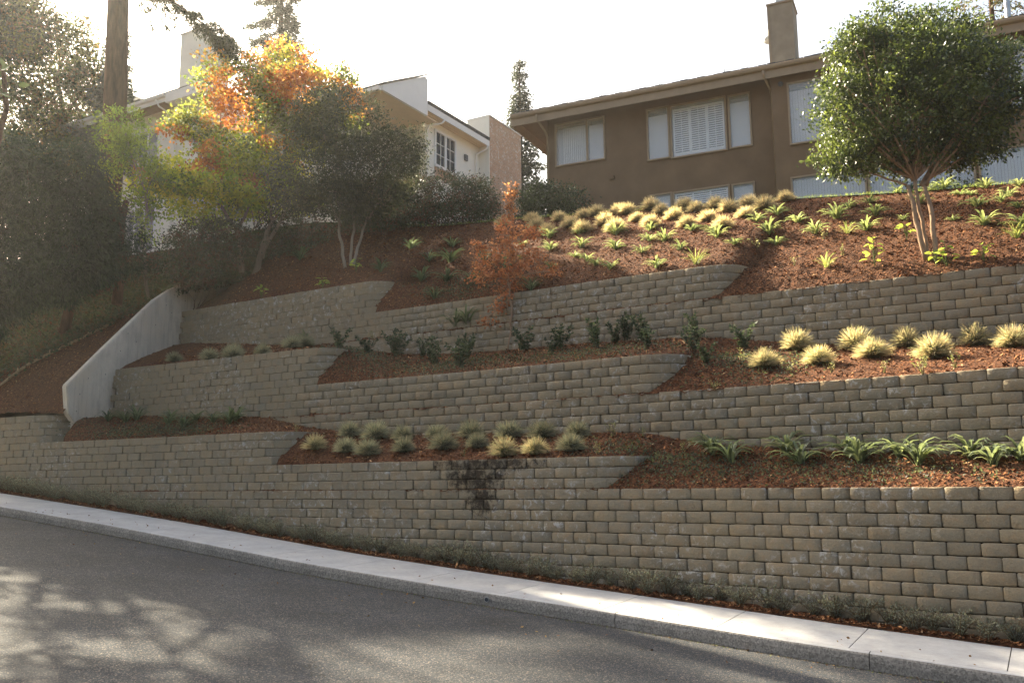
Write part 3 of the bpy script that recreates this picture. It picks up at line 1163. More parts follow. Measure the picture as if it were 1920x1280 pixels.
# ---------------------------------------------------------------- brown two-storey house
def frame_window(house, x0, x1, z0, z1, y=0.0, mull=(), fill='blind', head=.12, fw=.06, trim='trim', fillm=None, gap_top=.0):
    """a window: outer frame, mullions, pane and what hangs behind it; local x along the facade, -y towards the viewer"""
    mb = MB()
    t = y - .05
    mb.box(x0 - fw, x1 + fw, t, y + .02, z1, z1 + fw)
    mb.box(x0 - fw, x1 + fw, t - .02, y + .02, z0 - fw, z0)
    mb.box(x0 - fw, x0, t, y + .02, z0, z1)
    mb.box(x1, x1 + fw, t, y + .02, z0, z1)
    for m_ in mull:
        mb.box(m_ - .035, m_ + .035, t + .005, y + .02, z0, z1)
    w = mb.build('window', M[trim], house, bevel=.006)
    g = MB()
    g.box(x0, x1, y - .012, y - .006, z0, z1)
    g.build('pane', M['glass'], w)
    return w


def recess(mb_list, x0, x1, z0, z1):
    mb_list.append((x0, x1, z0, z1))


def wall_with_holes(name, mat, parent, x0, x1, z0, z1, holes, y0=0.0, th=.2):
    """wall slab with window openings, built of butted pieces"""
    xs = sorted(set([x0, x1] + [h[0] for h in holes] + [h[1] for h in holes]))
    mb = MB()
    for a, b in zip(xs[:-1], xs[1:]):
        hs = sorted([h for h in holes if h[0] < (a + b) / 2 < h[1]], key=lambda h: h[2])
        z = z0
        for h in hs:
            if h[2] > z:
                mb.box(a, b, y0, y0 + th, z, h[2])
            z = h[3]
        if z < z1:
            mb.box(a, b, y0, y0 + th, z, z1)
    # the butted pieces share faces inside the wall; merge what meets
    me = bpy.data.meshes.new(name)
    me.from_pydata(mb.v, [], mb.f)
    bm = bmesh.new()
    bm.from_mesh(me)
    bmesh.ops.remove_doubles(bm, verts=bm.verts, dist=.0005)
    seen = {}
    for f in bm.faces:
        key = tuple(sorted(v.index for v in f.verts))
        seen.setdefault(key, []).append(f)
    dup = [f for fs in seen.values() if len(fs) > 1 for f in fs]
    if dup:
        bmesh.ops.delete(bm, geom=dup, context='FACES')
    bmesh.ops.recalc_face_normals(bm, faces=bm.faces)
    bm.to_mesh(me)
    bm.free()
    return link(name, me, parent, mat)


BH = tag(empty('brown_house', (1.33, 33.97, 8.0), -math.radians(25)), 'brown stucco two-storey house above the mulched slope, with tan window frames', 'house')
zb = 8.0
Zr = lambda z: z - zb
ups = [(.5, 2.4, 11.95, 13.55), (4.12, 4.86, 11.6, 13.48), (5.0, 6.92, 11.55, 13.46), (7.1, 7.78, 11.57, 13.44)]
lows = [(4.12, 4.86, 8.7, 10.22), (5.0, 6.92, 8.7, 10.2), (7.1, 7.78, 8.7, 10.18)]
ups2 = [(9.2, 11.0, 11.2, 13.3), (12.2, 14.0, 11.2, 13.3), (14.9, 17.2, 11.2, 13.3)]
lows2 = [(9.15, 11.4, 8.7, 9.98), (11.55, 14.55, 8.7, 9.98), (14.75, 17.6, 8.7, 9.98)]
hz = lambda L: [(a, b, Zr(c), Zr(d)) for a, b, c, d in L]
wall_with_holes('wall', M['stucco'], BH, .15, 8.62, 0, Zr(13.95), hz(ups + lows))
wall_with_holes('wall', M['stucco'], BH, 8.62, 20.0, 0, Zr(13.82), hz(ups2 + lows2), y0=-.45)
mb = MB()
mb.box(.15, .35, .2, 9.0, 0, Zr(14.0))
mb.box(.35, 20, 8.8, 9.0, 0, Zr(14.0))
mb.box(19.8, 20, -.25, 8.8, 0, Zr(14.0))
mb.build('wall', M['stucco'], BH)
mb = MB()
mb.box(.4, 19.7, .9, 1.0, 0, Zr(13.7))
mb.build('interior', M['dark'], BH)
mb = MB()
mb.box(8.622, 8.8, -.25, -.002, 0, Zr(13.82))
mb.build('wall', M['stucco'], BH)

for (x0, x1, z0, z1) in ups:
    fr = frame_window(BH, x0, x1, Zr(z0), Zr(z1), 0.0, mull=(1.74,) if x0 < 1 else ())
    if x0 == 5.0:
        # three shutters with louvres in a white frame
        wd = (x1 - x0 - .08) / 3
        for k in range(3):
            a = x0 + .04 + k * wd
            sh = MB()
            sh.box(a, a + .05, .03, .07, Zr(z0) + .04, Zr(z1) - .1)
            sh.box(a + wd - .05, a + wd, .03, .07, Zr(z0) + .04, Zr(z1) - .1)
            sh.box(a + .05, a + wd - .05, .03, .07, Zr(z0) + .04, Zr(z0) + .12)
            sh.box(a + .05, a + wd - .05, .03, .07, Zr(z1) - .17, Zr(z1) - .1)
            sh.box(a + wd / 2 - .012, a + wd / 2 + .012, .022, .034, Zr(z0) + .12, Zr(z1) - .17)
            so = sh.build('shutter', M['shutter'], BH)
            lv = MB()
            nl = 20
            for q in range(nl):
                zc = Zr(z0) + .15 + (z1 - z0 - .36) * q / (nl - 1)
                lv.prism([(.035, zc - .028), (.041, zc - .030), (.071, zc + .020), (.065, zc + .022)], 'x', a + .052, a + wd - .052)
            lo = lv.build('louvre', M['shutter'], so)
            lo['kind'] = 'stuff'
    elif x0 < 1:
        cu = MB()
        n = 26
        for k in range(n):
            a = x0 + .22 + (1.0) * k / n
            cu.box(a, a + 1.0 / n - .004, .10 + (.02 if k % 2 else 0), .13 + (.02 if k % 2 else 0), Zr(z0), Zr(z1) - .12)
        cu.build('curtain', M['curtain'], BH)
        bl = MB().box(1.80, x1, .08, .09, Zr(z0), Zr(z1) - .2)
        bl.build('blind', M['blind'], BH)
        MB().box(x0, 1.7, .2, .21, Zr(z0), Zr(z1) - .1).build('blind', M['blind'], BH)
    else:
        MB().box(x0, x1, .08, .09, Zr(z0), Zr(z1) - .22).build('blind', M['blind'], BH)
for (x0, x1, z0, z1) in lows:
    frame_window(BH, x0, x1, Zr(z0), Zr(z1), 0.0)
    if x0 == 5.0:
        lv = MB()
        for q in range(18):
            zc = Zr(z0) + .12 + (z1 - z0 - .25) * q / 17
            lv.prism([(.035, zc - .028), (.041, zc - .030), (.071, zc + .020), (.065, zc + .022)], 'x', x0 + .06, x1 - .06)
        sh = MB()
        for xx in (x0 + .02, x0 + .64, x0 + 1.26, x1 - .07):
            sh.box(xx, xx + .05, .03, .07, Zr(z0), Zr(z1) - .06)
        sh.box(x0 + .02, x1 - .02, .028, .072, Zr(z1) - .06, Zr(z1) - .0)
        so = sh.build('shutter', M['shutter'], BH)
        lv.build('louvre', M['shutter'], so)['kind'] = 'stuff'
    else:
        MB().box(x0, x1, .08, .09, Zr(z0), Zr(z1) - .05).build('blind', M['blind'], BH)
for L in (ups2, lows2):
    for (x0, x1, z0, z1) in L:
        frame_window(BH, x0, x1, Zr(z0), Zr(z1), -.45)
        bl = MB()
        k = int((x1 - x0) / .09)
        for q in range(k):
            a = x0 + (x1 - x0) * q / k
            bl.box(a, a + (x1 - x0) / k - .006, -.36 + .012 * (q % 2), -.35 + .012 * (q % 2), Zr(z0), Zr(z1) - (.22 if L is ups2 else .05))
        bl.build('vertical_blind', M['blind'], BH)['kind'] = 'stuff'
# roof: eave at the front, low pitch rising to a ridge
rf = MB()
pz = math.tan(math.radians(17))
ev = Zr(13.98)
for (xa, xb) in ((-1.05, 20.6),):
    rf.prism([(-.78, ev), (4.3, ev + 5.08 * pz), (9.4, ev), (9.4, ev - .10), (4.3, ev + 5.08 * pz - .12), (-.78, ev - .10)], 'x', xa, xb)
roof = rf.build('roof', M['shingle'], BH)
gb = MB()
gb.prism([(.0, Zr(13.95)), (8.9, Zr(13.95)), (4.3, ev + 5.08 * pz - .15)], 'x', .16, .32)
gb.build('gable', M['stucco'], BH)
sg = MB()
for k in range(72):
    a = -1.08 + k * .302
    sg.box(a, a + .285, -.84, -.30, ev + .012 + .004 * (k % 3), ev + .030 + .006 * ((k * 7) % 5))
sg_o = sg.build('shingle_edge', M['shingle'], roof)
sg_o['kind'] = 'stuff'
sf = MB()
sf.prism([(-.72, Zr(13.60)), (0.0, Zr(13.92)), (0.0, Zr(13.88)), (-.72, Zr(13.56))], 'x', -1.0, 20.5)
sf.prism([(0.001, Zr(13.92)), (9.2, Zr(13.92)), (9.2, Zr(13.88)), (0.001, Zr(13.88))], 'x', -1.0, .149)
sf.build('soffit', M['soffit'], roof)
fa = MB()
fa.box(-1.04, 20.5, -.76, -.725, Zr(13.53), Zr(13.87))
fa.box(-1.08, -1.042, -.76, 9.3, Zr(13.53), Zr(13.95))
fa.build('fascia', M['trim'], roof)
gt = MB()
gt.prism([(-.762, Zr(13.80)), (-.762, Zr(13.965)), (-.885, Zr(13.965)), (-.89, Zr(13.90)), (-.86, Zr(13.83))], 'x', -1.04, 20.5)
gt.build('gutter', M['trim'], roof, bevel=.008)
for (xg, yw) in ((.02, 0.0), (8.45, -.0)):
    dp = MB()
    dp.tube([(xg, -.82, Zr(13.80)), (xg, -.80, Zr(13.62)), (xg + .12, -.30, Zr(13.30)), (xg + .13, -.07, Zr(13.15)), (xg + .13, -.07, Zr(8.4))], .045, 8)
    dp.build('downspout', M['trim'], BH, smooth=True)
# chimney, built on the eave
ch = MB()
ch.box(8.62, 9.46, -.28, .75, Zr(13.9), Zr(16.38))
chim = ch.build('chimney', M['chimney'], BH)
cp_ = MB()
cp_.box(8.58, 9.50, -.32, .79, Zr(16.38), Zr(16.44))
cp_.build('chimney_cap', M['trim'], chim)
cb = MB()
cb.box(8.60, 8.68, -.30, -.281, Zr(13.95), Zr(16.38))
cb.build('corner_board', M['trim'], chim)
fl = MB()
fl.prism([(8.86, Zr(16.44)), (9.26, Zr(16.44)), (9.18, Zr(16.95)), (8.92, Zr(16.95))], 'y', -.05, .35)
fl.build('flue_shroud', M['metal'], chim)
fb = MB()
fb.tube([(9.36, .1, Zr(16.44)), (9.36, .1, Zr(16.62))], [.07, .05], 10)
fb.build('flue_vent', M['metal'], chim)
ds = MB()
n = 20
ds.tube([(8.50, .80, Zr(15.78)), (8.50, .86, Zr(15.78))], [.30, .16], 22)
dish = ds.build('satellite_dish', M['white'], BH, smooth=True)
MB().tube([(8.5, .9, Zr(15.75)), (8.55, .95, Zr(14.4))], .02, 6).build('dish_mast', M['metal'], dish)
for (x, y, hgt, kind) in ((2.25, .3, .26, 'rod'), (4.25, .5, .30, 'rod'), (4.45, .5, .34, 'rod'), (6.9, .4, .32, 'rod'), (4.75, .2, .12, 'vent'), (5.45, .2, .12, 'vent'), (6.7, .1, .1, 'vent'), (10.1, .2, .14, 'vent'), (16.0, .9, 1.0, 'pipe')):
    z0 = ev + (y + .78) * pz
    mb = MB()
    if kind == 'rod':
        mb.tube([(x, y, z0 - .1), (x, y, z0 + hgt + .05)], .015, 6)
        mb.build('roof_rod', M['vent'], roof)
    elif kind == 'vent':
        mb.tube([(x, y, z0 - .1), (x, y, z0 + hgt - .03)], .06, 8)
        mb.box(x - .17, x + .17, y - .15, y + .15, z0 + hgt - .03, z0 + hgt + .02)
        mb.build('roof_vent', M['vent'], roof)
    else:
        mb.tube([(x, y, z0 - .2), (x, y, z0 + hgt)], .09, 10)
        mb.tube([(x, y, z0 + hgt), (x, y, z0 + hgt + .1)], [.14, .05], 10)
        mb.build('flue_pipe', M['metal'], roof)
MB().box(2.60, 2.78, -.08, .0, Zr(11.08), Zr(11.22)).build('wall_vent', M['stucco'], BH, bevel=.01)
MB().tube([(8.95, -.52, Zr(13.35)), (8.95, -.62, Zr(13.28))], [.09, .06], 10).build('wall_lamp', M['vent'], BH)
for x in (1.75, 2.35):
    MB().box(x, x + .4, -.35, -.02, Zr(8.2), Zr(10.1) - .0 * x).build('utility_box', M['stucco'], BH, bevel=.01)

# ---------------------------------------------------------------- white house with the brick chimney
# local x runs down the street, local y up the hill; origin at the near corner of the sloping fascia
WH = tag(empty('white_house', (-5.06, 36.3, 8.0), -math.radians(30)), 'cream white house with a sloping fascia and a tall brick end chimney, behind the trees', 'house')
mb = MB()
mb.box(-.8, -.6, 3.5, 12.0, 0, Zr(16.6))
mb.box(-2.6, -.8, 3.5, 3.7, 0, Zr(16.1))
mb.box(-2.8, -2.6, .6, 3.7, 0, Zr(16.1))
mb.box(-7.9, -2.8, .6, .8, 0, Zr(16.1))
mb.box(-8.1, -7.9, -2.0, .8, 0, Zr(16.9))
mb.build('wall', M['cream'], WH)
wh_holes = [(-17.1, -15.2, Zr(14.4), Zr(16.85)), (-13.6, -11.6, Zr(13.9), Zr(16.3)), (-13.6, -11.6, Zr(10.5), Zr(12.6))]
wall_with_holes('wall', M['cream'], WH, -18.2, -8.1, 0, Zr(17.2), wh_holes, y0=-2.0)
mb = MB()
mb.box(-18.2, -18.0, -1.8, 8, 0, Zr(17.2))
mb.box(-18.0, -.8, 11.8, 12.0, 0, Zr(16.9))
mb.build('wall', M['cream'], WH)
MB().box(-17.9, -8.3, -1.2, -1.1, 0, Zr(17)).build('interior', M['dark'], WH)
for (x0, x1, z0, z1) in wh_holes:
    frame_window(WH, x0, x1, z0, z1, -2.0, mull=(x0 + .66, x0 + 1.3), trim='white', fw=.09)
    MB().box(x0, x1, -1.9, -1.89, z0, z1 - .6).build('blind', M['curtain'], WH)
# sloping fascia wedge over the porch and its flat soffit
wd = MB()
wd.prism([(-.33, Zr(16.1)), (-.33, Zr(16.32)), (2.72, Zr(17.9)), (2.72, Zr(16.1))], 'x', -.12, 0.0)
wd.build('sloping_fascia', M['white'], WH)
MB().prism([(-.40, Zr(16.34)), (2.80, Zr(17.98)), (2.80, Zr(18.03)), (-.40, Zr(16.39))], 'x', -8.0, .06).build('roof', M['shingle'], WH)
MB().box(-7.9, -.12, -.33, 3.69, Zr(16.105), Zr(16.16)).build('porch_soffit', M['peach'], WH)
mb = MB()
mb.prism([(-.45, Zr(16.12)), (-.45, Zr(16.28)), (-.33, Zr(16.30)), (-.33, Zr(16.10))], 'x', -8.2, -.125)
mb.build('gutter', M['white'], WH)
MB().box(-.14, -.002, 2.72, 2.86, Zr(16.1), Zr(17.8)).build('fascia_return', M['white'], WH)
# lower roof running back along the side, its eave and soffit
rs = MB()
rs.box(-1.6, .02, 2.88, 8.1, Zr(16.66), Zr(16.74))
rs.prism([(2.88, Zr(16.75)), (8.1, Zr(16.75)), (8.1, Zr(16.80)), (2.88, Zr(16.80))], 'x', -1.6, .05)
rs.build('roof', M['shingle'], WH)
MB().box(-.04, 0.0, 2.88, 8.1, Zr(16.36), Zr(16.655)).build('fascia', M['white'], WH)
MB().box(-.595, -.045, 2.88, 8.1, Zr(16.40), Zr(16.44)).build('soffit', M['peach'], WH)
for k in range(3):
    MB().box(-.5 + .16 * k, -.47 + .16 * k, 2.9, 8.05, Zr(16.38), Zr(16.399)).build('soffit_batten', M['peach'], WH)
# side window with muntins, facing down the street
sw = MB()
y0, y1, z0, z1 = 4.3, 5.85, Zr(14.42), Zr(15.98)
sw.box(-.6, -.52, y0 - .1, y1 + .1, z1, z1 + .1)
sw.box(-.6, -.50, y0 - .1, y1 + .1, z0 - .12, z0)
sw.box(-.6, -.52, y0 - .1, y0, z0, z1)
sw.box(-.6, -.52, y1, y1 + .1, z0, z1)
ym = (y0 + y1) / 2
sw.box(-.598, -.525, ym - .07, ym + .07, z0, z1)
side = sw.build('window', M['white'], WH)
mn = MB()
for yy in (y0 + (ym - y0) / 2, ym + (y1 - ym) / 2):
    mn.box(-.58, -.548, yy - .015, yy + .015, z0, z1)
for zz in (z0 + (z1 - z0) * .33, z0 + (z1 - z0) * .66):
    mn.box(-.578, -.55, y0, ym - .07, zz - .015, zz + .015)
    mn.box(-.578, -.55, ym + .07, y1, zz - .015, zz + .015)
mn.build('muntin', M['white'], side)
MB().box(-.597, -.592, y0, y1, z0, z1).build('pane', M['dark'], side)
MB().box(-.597, -.55, y0 - .05, y1 + .4, z0 - .6, z0 - .14).build('awning', M['brick'], WH)
MB().box(-.6, -.5, 6.7, 6.95, Zr(15.35), Zr(15.65)).build('wall_lamp', M['vent'], WH, bevel=.02)
dp = MB()
dp.tube([(-.02, 7.95, Zr(16.36)), (-.08, 7.93, Zr(16.2)), (-.5, 7.7, Zr(15.95)), (-.54, 7.7, Zr(15.75)), (-.54, 7.7, Zr(9))], .045, 8)
dp.build('downspout', M['white'], WH, smooth=True)
dp = MB()
dp.tube([(-.02, 4.2, Zr(16.36)), (-.1, 4.1, Zr(16.2)), (-.5, 3.66, Zr(16.0)), (-.55, 3.6, Zr(15.8)), (-.55, 3.6, Zr(9))], .045, 8)
dp.build('downspout', M['white'], WH, smooth=True)
# brick end chimney with a white front
bc = MB().box(-1.25, 0.0, 8.12, 11.25, 0, Zr(17.93)).build('brick_chimney', M['brick'], WH)
MB().box(-1.27, -.01, 8.06, 8.118, 0, Zr(17.95)).build('chimney_front', M['cream'], bc)
MB().box(-1.3, .04, 8.05, 11.3, Zr(17.952), Zr(18.0)).build('chimney_coping', M['white'], bc)
MB().box(-1.9, -1.3, 7.6, 8.0, Zr(16.9), Zr(17.2)).build('roof_vent', M['vent'], WH)
# left wing: roof edge, gutter, parapet, chimneys
MB().box(-18.8, -7.7, -2.75, 8.5, Zr(17.40), Zr(17.47)).build('roof', M['shingle'], WH)
MB().box(-18.8, -10.35, -2.72, -2.0, Zr(17.05), Zr(17.08)).build('soffit', M['soffit'], WH)
MB().box(-18.8, -10.35, -2.75, -2.722, Zr(17.03), Zr(17.395)).build('fascia', M['white'], WH)
mb = MB()
mb.prism([(-2.752, Zr(17.20)), (-2.752, Zr(17.36)), (-2.88, Zr(17.36)), (-2.86, Zr(17.24))], 'x', -18.8, -10.3)
mb.build('gutter', M['white'], WH)
MB().box(-10.3, -7.72, -2.78, -2.2, Zr(16.95), Zr(17.395)).build('parapet', M['white'], WH)
dp = MB()
dp.tube([(-10.9, -2.83, Zr(17.2)), (-10.8, -2.7, Zr(16.9)), (-10.4, -2.1, Zr(16.5)), (-10.4, -2.06, Zr(9))], .045, 8)
dp.build('downspout', M['white'], WH, smooth=True)
c1 = MB().box(-16.6, -15.2, -.9, .8, Zr(17.4), Zr(19.1)).build('chimney', M['white'], WH)
MB().box(-16.65, -15.15, -.95, .85, Zr(19.1), Zr(19.16)).build('chimney_cap', M['white'], c1)
c2 = MB().box(-10.4, -9.2, -2.0, -.2, Zr(17.4), Zr(20.5)).build('chimney', M['cream'], WH)
MB().box(-10.45, -9.15, -2.05, -.15, Zr(20.5), Zr(20.56)).build('chimney_cap', M['white'], c2)
MB().box(-4.3, -4.0, .3, .6, Zr(16.45), Zr(16.85)).build('roof_vent', M['vent'], WH)


# ---------------------------------------------------------------- plants
def unit(v):
    return v / np.maximum(np.linalg.norm(v, axis=-1, keepdims=True), 1e-9)


def leaf_cards(P, out, L, aspect, tint, updown=.3, jitter=.8, droop=0.0, fold=.0):
    """one pointed quad per leaf at P; out = preferred axis of each leaf"""
    n = len(P)
    ax = unit(out + rng.normal(0, jitter, (n, 3)) - np.array([0, 0, droop]))
    nrm = rng.normal(0, 1, (n, 3)) + np.array([0, 0, updown])
    side = unit(np.cross(ax, nrm))
    Ls = (L * rng.uniform(.65, 1.25, n))[:, None]
    Wd = Ls * aspect
    up = np.cross(side, ax) * Ls * rng.normal(0, .12, (n, 1))
    V = np.stack([P, P + ax * Ls * .45 + side * Wd * .5 + up, P + ax * Ls, P + ax * Ls * .45 - side * Wd * .5 + up], 1).reshape(-1, 3)
    Q = np.arange(4 * n).reshape(-1, 4)
    return V, Q, tint


def lobes_points(lobes, base, per_area, clump_leaves, clump_r, inner=.45, depth=.85, flat=1.0):
    """clump centres through the outer shell of each lobe, leaves round each centre"""
    PC, OUT = [], []
    for lb in lobes:
        x, y, z, rx, rz = lb[:5]
        ry = rx * depth
        area = 4 * math.pi * ((rx * ry) ** 1.6 / 3 + (rx * rz) ** 1.6 / 3 + (ry * rz) ** 1.6 / 3) ** (1 / 1.6)
        k = max(4, int(area * per_area))
        d = unit(rng.normal(0, 1, (k, 3)))
        rad = inner + (1.05 - inner) * rng.random(k) ** .55
        PC.append(np.array([x, y, z]) + d * np.array([rx, ry, rz]) * rad[:, None])
        OUT.append(d)
    PC = np.concatenate(PC)
    OUT = np.concatenate(OUT)
    k = len(PC)
    m = clump_leaves
    P = np.repeat(PC, m, 0) + rng.normal(0, 1, (k * m, 3)) * clump_r * np.array([1, 1, .6 * flat])
    O = np.repeat(OUT, m, 0)
    return P - np.array(base), O, np.repeat(np.arange(k), m), PC


def tinted(n, clump, pal, var=.2, p=None):
    pal = np.array(pal, float)
    k = clump.max() + 1
    ci = rng.choice(len(pal), k, p=p)
    c = pal[ci][clump] * rng.uniform(.8, 1.2, (k, 1))[clump]
    return np.clip(c * rng.uniform(1 - var, 1 + var, (n, 1)), 0, 1)


def limb(mb, a, b, r0, r1, bend=.12, seg=6, k=7, up=.0):
    a, b = Vector(a), Vector(b)
    L = (b - a).length
    off = Vector((random.uniform(-1, 1), random.uniform(-1, 1), random.uniform(-.3, .6))) * L * bend
    pts, rad = [], []
    for i in range(k):
        t = i / (k - 1)
        p = a.lerp(b, t) + off * math.sin(math.pi * t) + Vector((0, 0, up * L * math.sin(math.pi * t)))
        p += Vector((random.gauss(0, 1), random.gauss(0, 1), random.gauss(0, .5))) * L * .010
        pts.append(p)
        rad.append(r0 * (1 - t) + r1 * t)
    mb.tube(pts, rad, k and seg)
    return pts


def broad_tree(name, base, lobes, label, cat, trunks, pal, mat, bark, per_area=9, leaves=26, clump=.17, leaf=.085, aspect=.5, group=None,
               updown=.6, p=None, twig=3, droop=.1, depth=.85, jitter=.8, inner=.45, tintfn=None):
    """trunks: list of (foot offset, fork point, radius at foot, radius at fork); limbs run from the forks to the lobes"""
    root = tag(empty(name, base), label, cat, group)
    B = np.array(base)
    tb = MB()
    forks = []
    for (f0, f1, r0, r1) in trunks:
        pts = limb(tb, f0, f1, r0, r1, .05, 9, 9)
        forks.append((Vector(f1), r1))
    if forks:
        for lb in lobes:
            c = Vector((lb[0] - B[0], lb[1] - B[1], lb[2] - B[2]))
            f, r1 = min(forks, key=lambda q: (q[0] - c).length)
            pts = limb(tb, f, c, r1 * .62, .018, .10, 6, 8)
            for _ in range(twig):
                q = pts[random.randint(3, 7)]
                d = Vector((random.gauss(0, 1), random.gauss(0, .8), random.gauss(.3, .7)))
                d.normalize()
                limb(tb, q, q + d * lb[3] * .75, .018, .006, .1, 4, 5)
        tb.build('trunk', bark, root, smooth=True)
    P, O, ci, PC = lobes_points(lobes, base, per_area, leaves, clump, inner, depth)
    T = tintfn(P + B, ci) if tintfn else tinted(len(P), ci, pal, p=p)
    V, Q, T = leaf_cards(P, O, leaf, aspect, T, updown, jitter, droop)
    link('crown', np_mesh('crown', V, Q, T), root, mat)
    return root


def at(s, n):
    return W(s, n, H(s, n) - .02)


GREEN_DK = [(.030, .048, .022), (.042, .062, .026), (.055, .080, .030), (.024, .038, .022)]
# the round evergreen on the mulched slope
round_lobes = [(9.68, 21.0, 10.01, 1.55, 1.3), (10.81, 21.3, 9.59, 1.25, 1.3), (8.58, 21.1, 9.07, 1.15, 1.1), (8.01, 20.9, 8.26, .96, 1.03), (9.42, 20.8, 8.35, 1.93, 1.10), (10.83, 20.9, 8.35, 1.16, 1.10),
               (9.23, 21.4, 10.99, .98, .65), (8.39, 21.2, 10.16, .65, .78), (11.87, 21.3, 9.85, .65, .91), (7.82, 21.0, 7.45, .62, .45), (11.52, 21.2, 8.76, .64, .77), (10.53, 21.4, 10.84, 1.05, .62), (8.71, 20.9, 7.42, .77, .40),
               (10.38, 20.9, 7.55, .77, .40), (11.42, 21.0, 7.8, .38, .35), (9.5, 22.2, 9.3, 1.6, 1.3), (10.2, 20.1, 9.2, 1.5, 1.2)]
_r = random.Random(5)
for _ in range(26):
    _a = _r.uniform(0, 6.283)
    _x, _z = math.cos(_a), math.sin(_a)
    round_lobes.append((9.75 + _x * (2.2 - .35 * max(_z, 0)) * _r.uniform(.85, 1.08), 21.2 + _r.uniform(-.9, .9), 9.2 + _z * (2.1 if _z > 0 else 1.8) * _r.uniform(.8, 1.05), _r.uniform(.25, .5), _r.uniform(.18, .34)))
round_lobes = [(a * .945, b * .945, c * .945, d * .84, e * .84) for a, b, c, d, e in round_lobes]
tb_ = at(-1.89, 20.96)
broad_tree('round_tree', tb_, round_lobes, 'round glossy evergreen tree with tan forked trunks, on the mulched slope before the brown house', 'tree',
           [((-.05, 0, 0), (-.20, .25, 1.75), .06, .045), ((.05, .05, 0), (-.02, .3, 1.9), .045, .038), ((.14, -.03, 0), (.17, .28, 1.75), .06, .045)],
           [(.050, .070, .024), (.075, .10, .030), (.11, .14, .04), (.030, .045, .022)], M['leaf_dense'], M['bark_tan'], per_area=8.5, leaves=44, clump=.15, leaf=.095, aspect=.5, updown=.5, inner=.4)

# ---- dark tree in the middle, in shade
dark_lobes = [(-5.83, 30.4, 12.02, 1.5, 1.25), (-6.53, 30.4, 10.49, 1.55, 1.35), (-4.88, 30.2, 10.47, 1.5, 1.35), (-3.97, 30.4, 11.04, 1.0, .8), (-5.6, 30.2, 9.45, 1.4, .65), (-7.05, 30.4, 9.56, .85, .6), (-3.33, 30.4, 11.32, .45, .62),
              (-4.32, 30.2, 9.45, 1.0, .5), (-6.57, 30.4, 12.41, .85, .8), (-3.72, 31.2, 10.7, .7, .7), (-5.2, 30.0, 9.0, .8, .4)]
dark_lobes = [(a, b - .7, c, d * 1.08, e * 1.08) for a, b, c, d, e in dark_lobes]
broad_tree('shade_tree', at(-19.23, 22.62), dark_lobes, 'dark bushy tree with three thin pale stems, right of the red maples', 'tree',
           [((-.05, 0, 0), (-.35, .4, 1.7), .06, .04), ((.08, .1, 0), (.15, .4, 1.8), .05, .035), ((.2, -.05, 0), (.55, .4, 1.7), .055, .035)],
           [(.050, .060, .040), (.065, .078, .048), (.085, .095, .05), (.04, .05, .04)], M['leaf'], M['bark_grey'], per_area=14, leaves=20, clump=.17, leaf=.10, aspect=.45, droop=.4, inner=.4)

# ---- two multi-stemmed maples turning orange at the top
ORANGE = np.array([(.34, .13, .04), (.40, .19, .05), (.27, .10, .04), (.38, .24, .07)])
LIME = np.array([(.28, .32, .04), (.38, .38, .05), (.20, .27, .04), (.44, .40, .07)])
MID = np.array([(.10, .14, .035), (.14, .17, .04), (.20, .20, .05), (.08, .11, .035)])


def maple_tint(P, ci):
    k = ci.max() + 1
    cnt = np.bincount(ci, minlength=k)
    z = np.bincount(ci, P[:, 2], k) / cnt
    cell = (np.floor(np.bincount(ci, P[:, 0], k) / cnt / .8) * 73 + np.floor(z / .55) * 151).astype(int) % 997
    r = np.random.default_rng(5).random(997)[cell]
    prob_or = np.clip((z - 12.8) / 3.2, .10, .60)
    prob_lm = np.clip((13.4 - z) / 1.8, .10, .85)
    out = np.zeros((k, 3))
    i3 = rng.integers(0, 4, k)
    out[:] = MID[i3]
    o = r < prob_or
    out[o] = ORANGE[i3[o]]
    l = (~o) & (rng.random(k) < prob_lm)
    out[l] = LIME[i3[l]]
    return np.clip(out[ci] * rng.uniform(.7, 1.3, (len(ci), 1)), 0, 1)


mapA = [(-11.11, 32.7, 15.07, .8, 1.1), (-11.24, 32.7, 13.39, 1.05, .85), (-12.04, 32.7, 13.4, .9, .7), (-10.0, 32.2, 11.83, 1.5, .7), (-11.75, 32.0, 11.23, 1.4, .5), (-10.7, 31.7, 10.5, 1.8, .5), (-12.6, 31.9, 10.8, 1.1, .5), (-9.4, 31.6, 10.2, .9, .4), (-10.6, 33, 12.6, .9, .6)]
mapB = [(-8.52, 32.7, 15.47, 1.45, 1.0), (-7.69, 32.7, 14.41, 1.6, .9), (-9.47, 32.7, 14.0, 1.25, 1.05), (-8.61, 32.7, 11.9, 1.4, .8), (-8.18, 32.3, 10.6, .9, .45), (-9.38, 32.5, 11.2, 1.2, .7), (-6.7, 32.7, 14.61, 1.1, .95), (-6.28, 32.5, 13.76, .95, .8), (-7.5, 32.9, 12.9, 1.2, .8)]
broad_tree('maple_tree', at(-24.66, 23.3), mapA, 'slender maple, orange above and lime below, left one of the pale-trunked pair', 'tree',
           [((0, 0, 0), (-.25, .1, 2.0), .12, .085), ((-.25, .1, 1.9), (-1.1, .1, 3.2), .07, .05), ((-.25, .1, 1.95), (.35, .2, 3.2), .06, .045)], None, M['leaf_maple'], M['bark_grey'], per_area=5.6, leaves=32, clump=.18, leaf=.12, aspect=.8, tintfn=maple_tint, inner=.25, droop=.3)
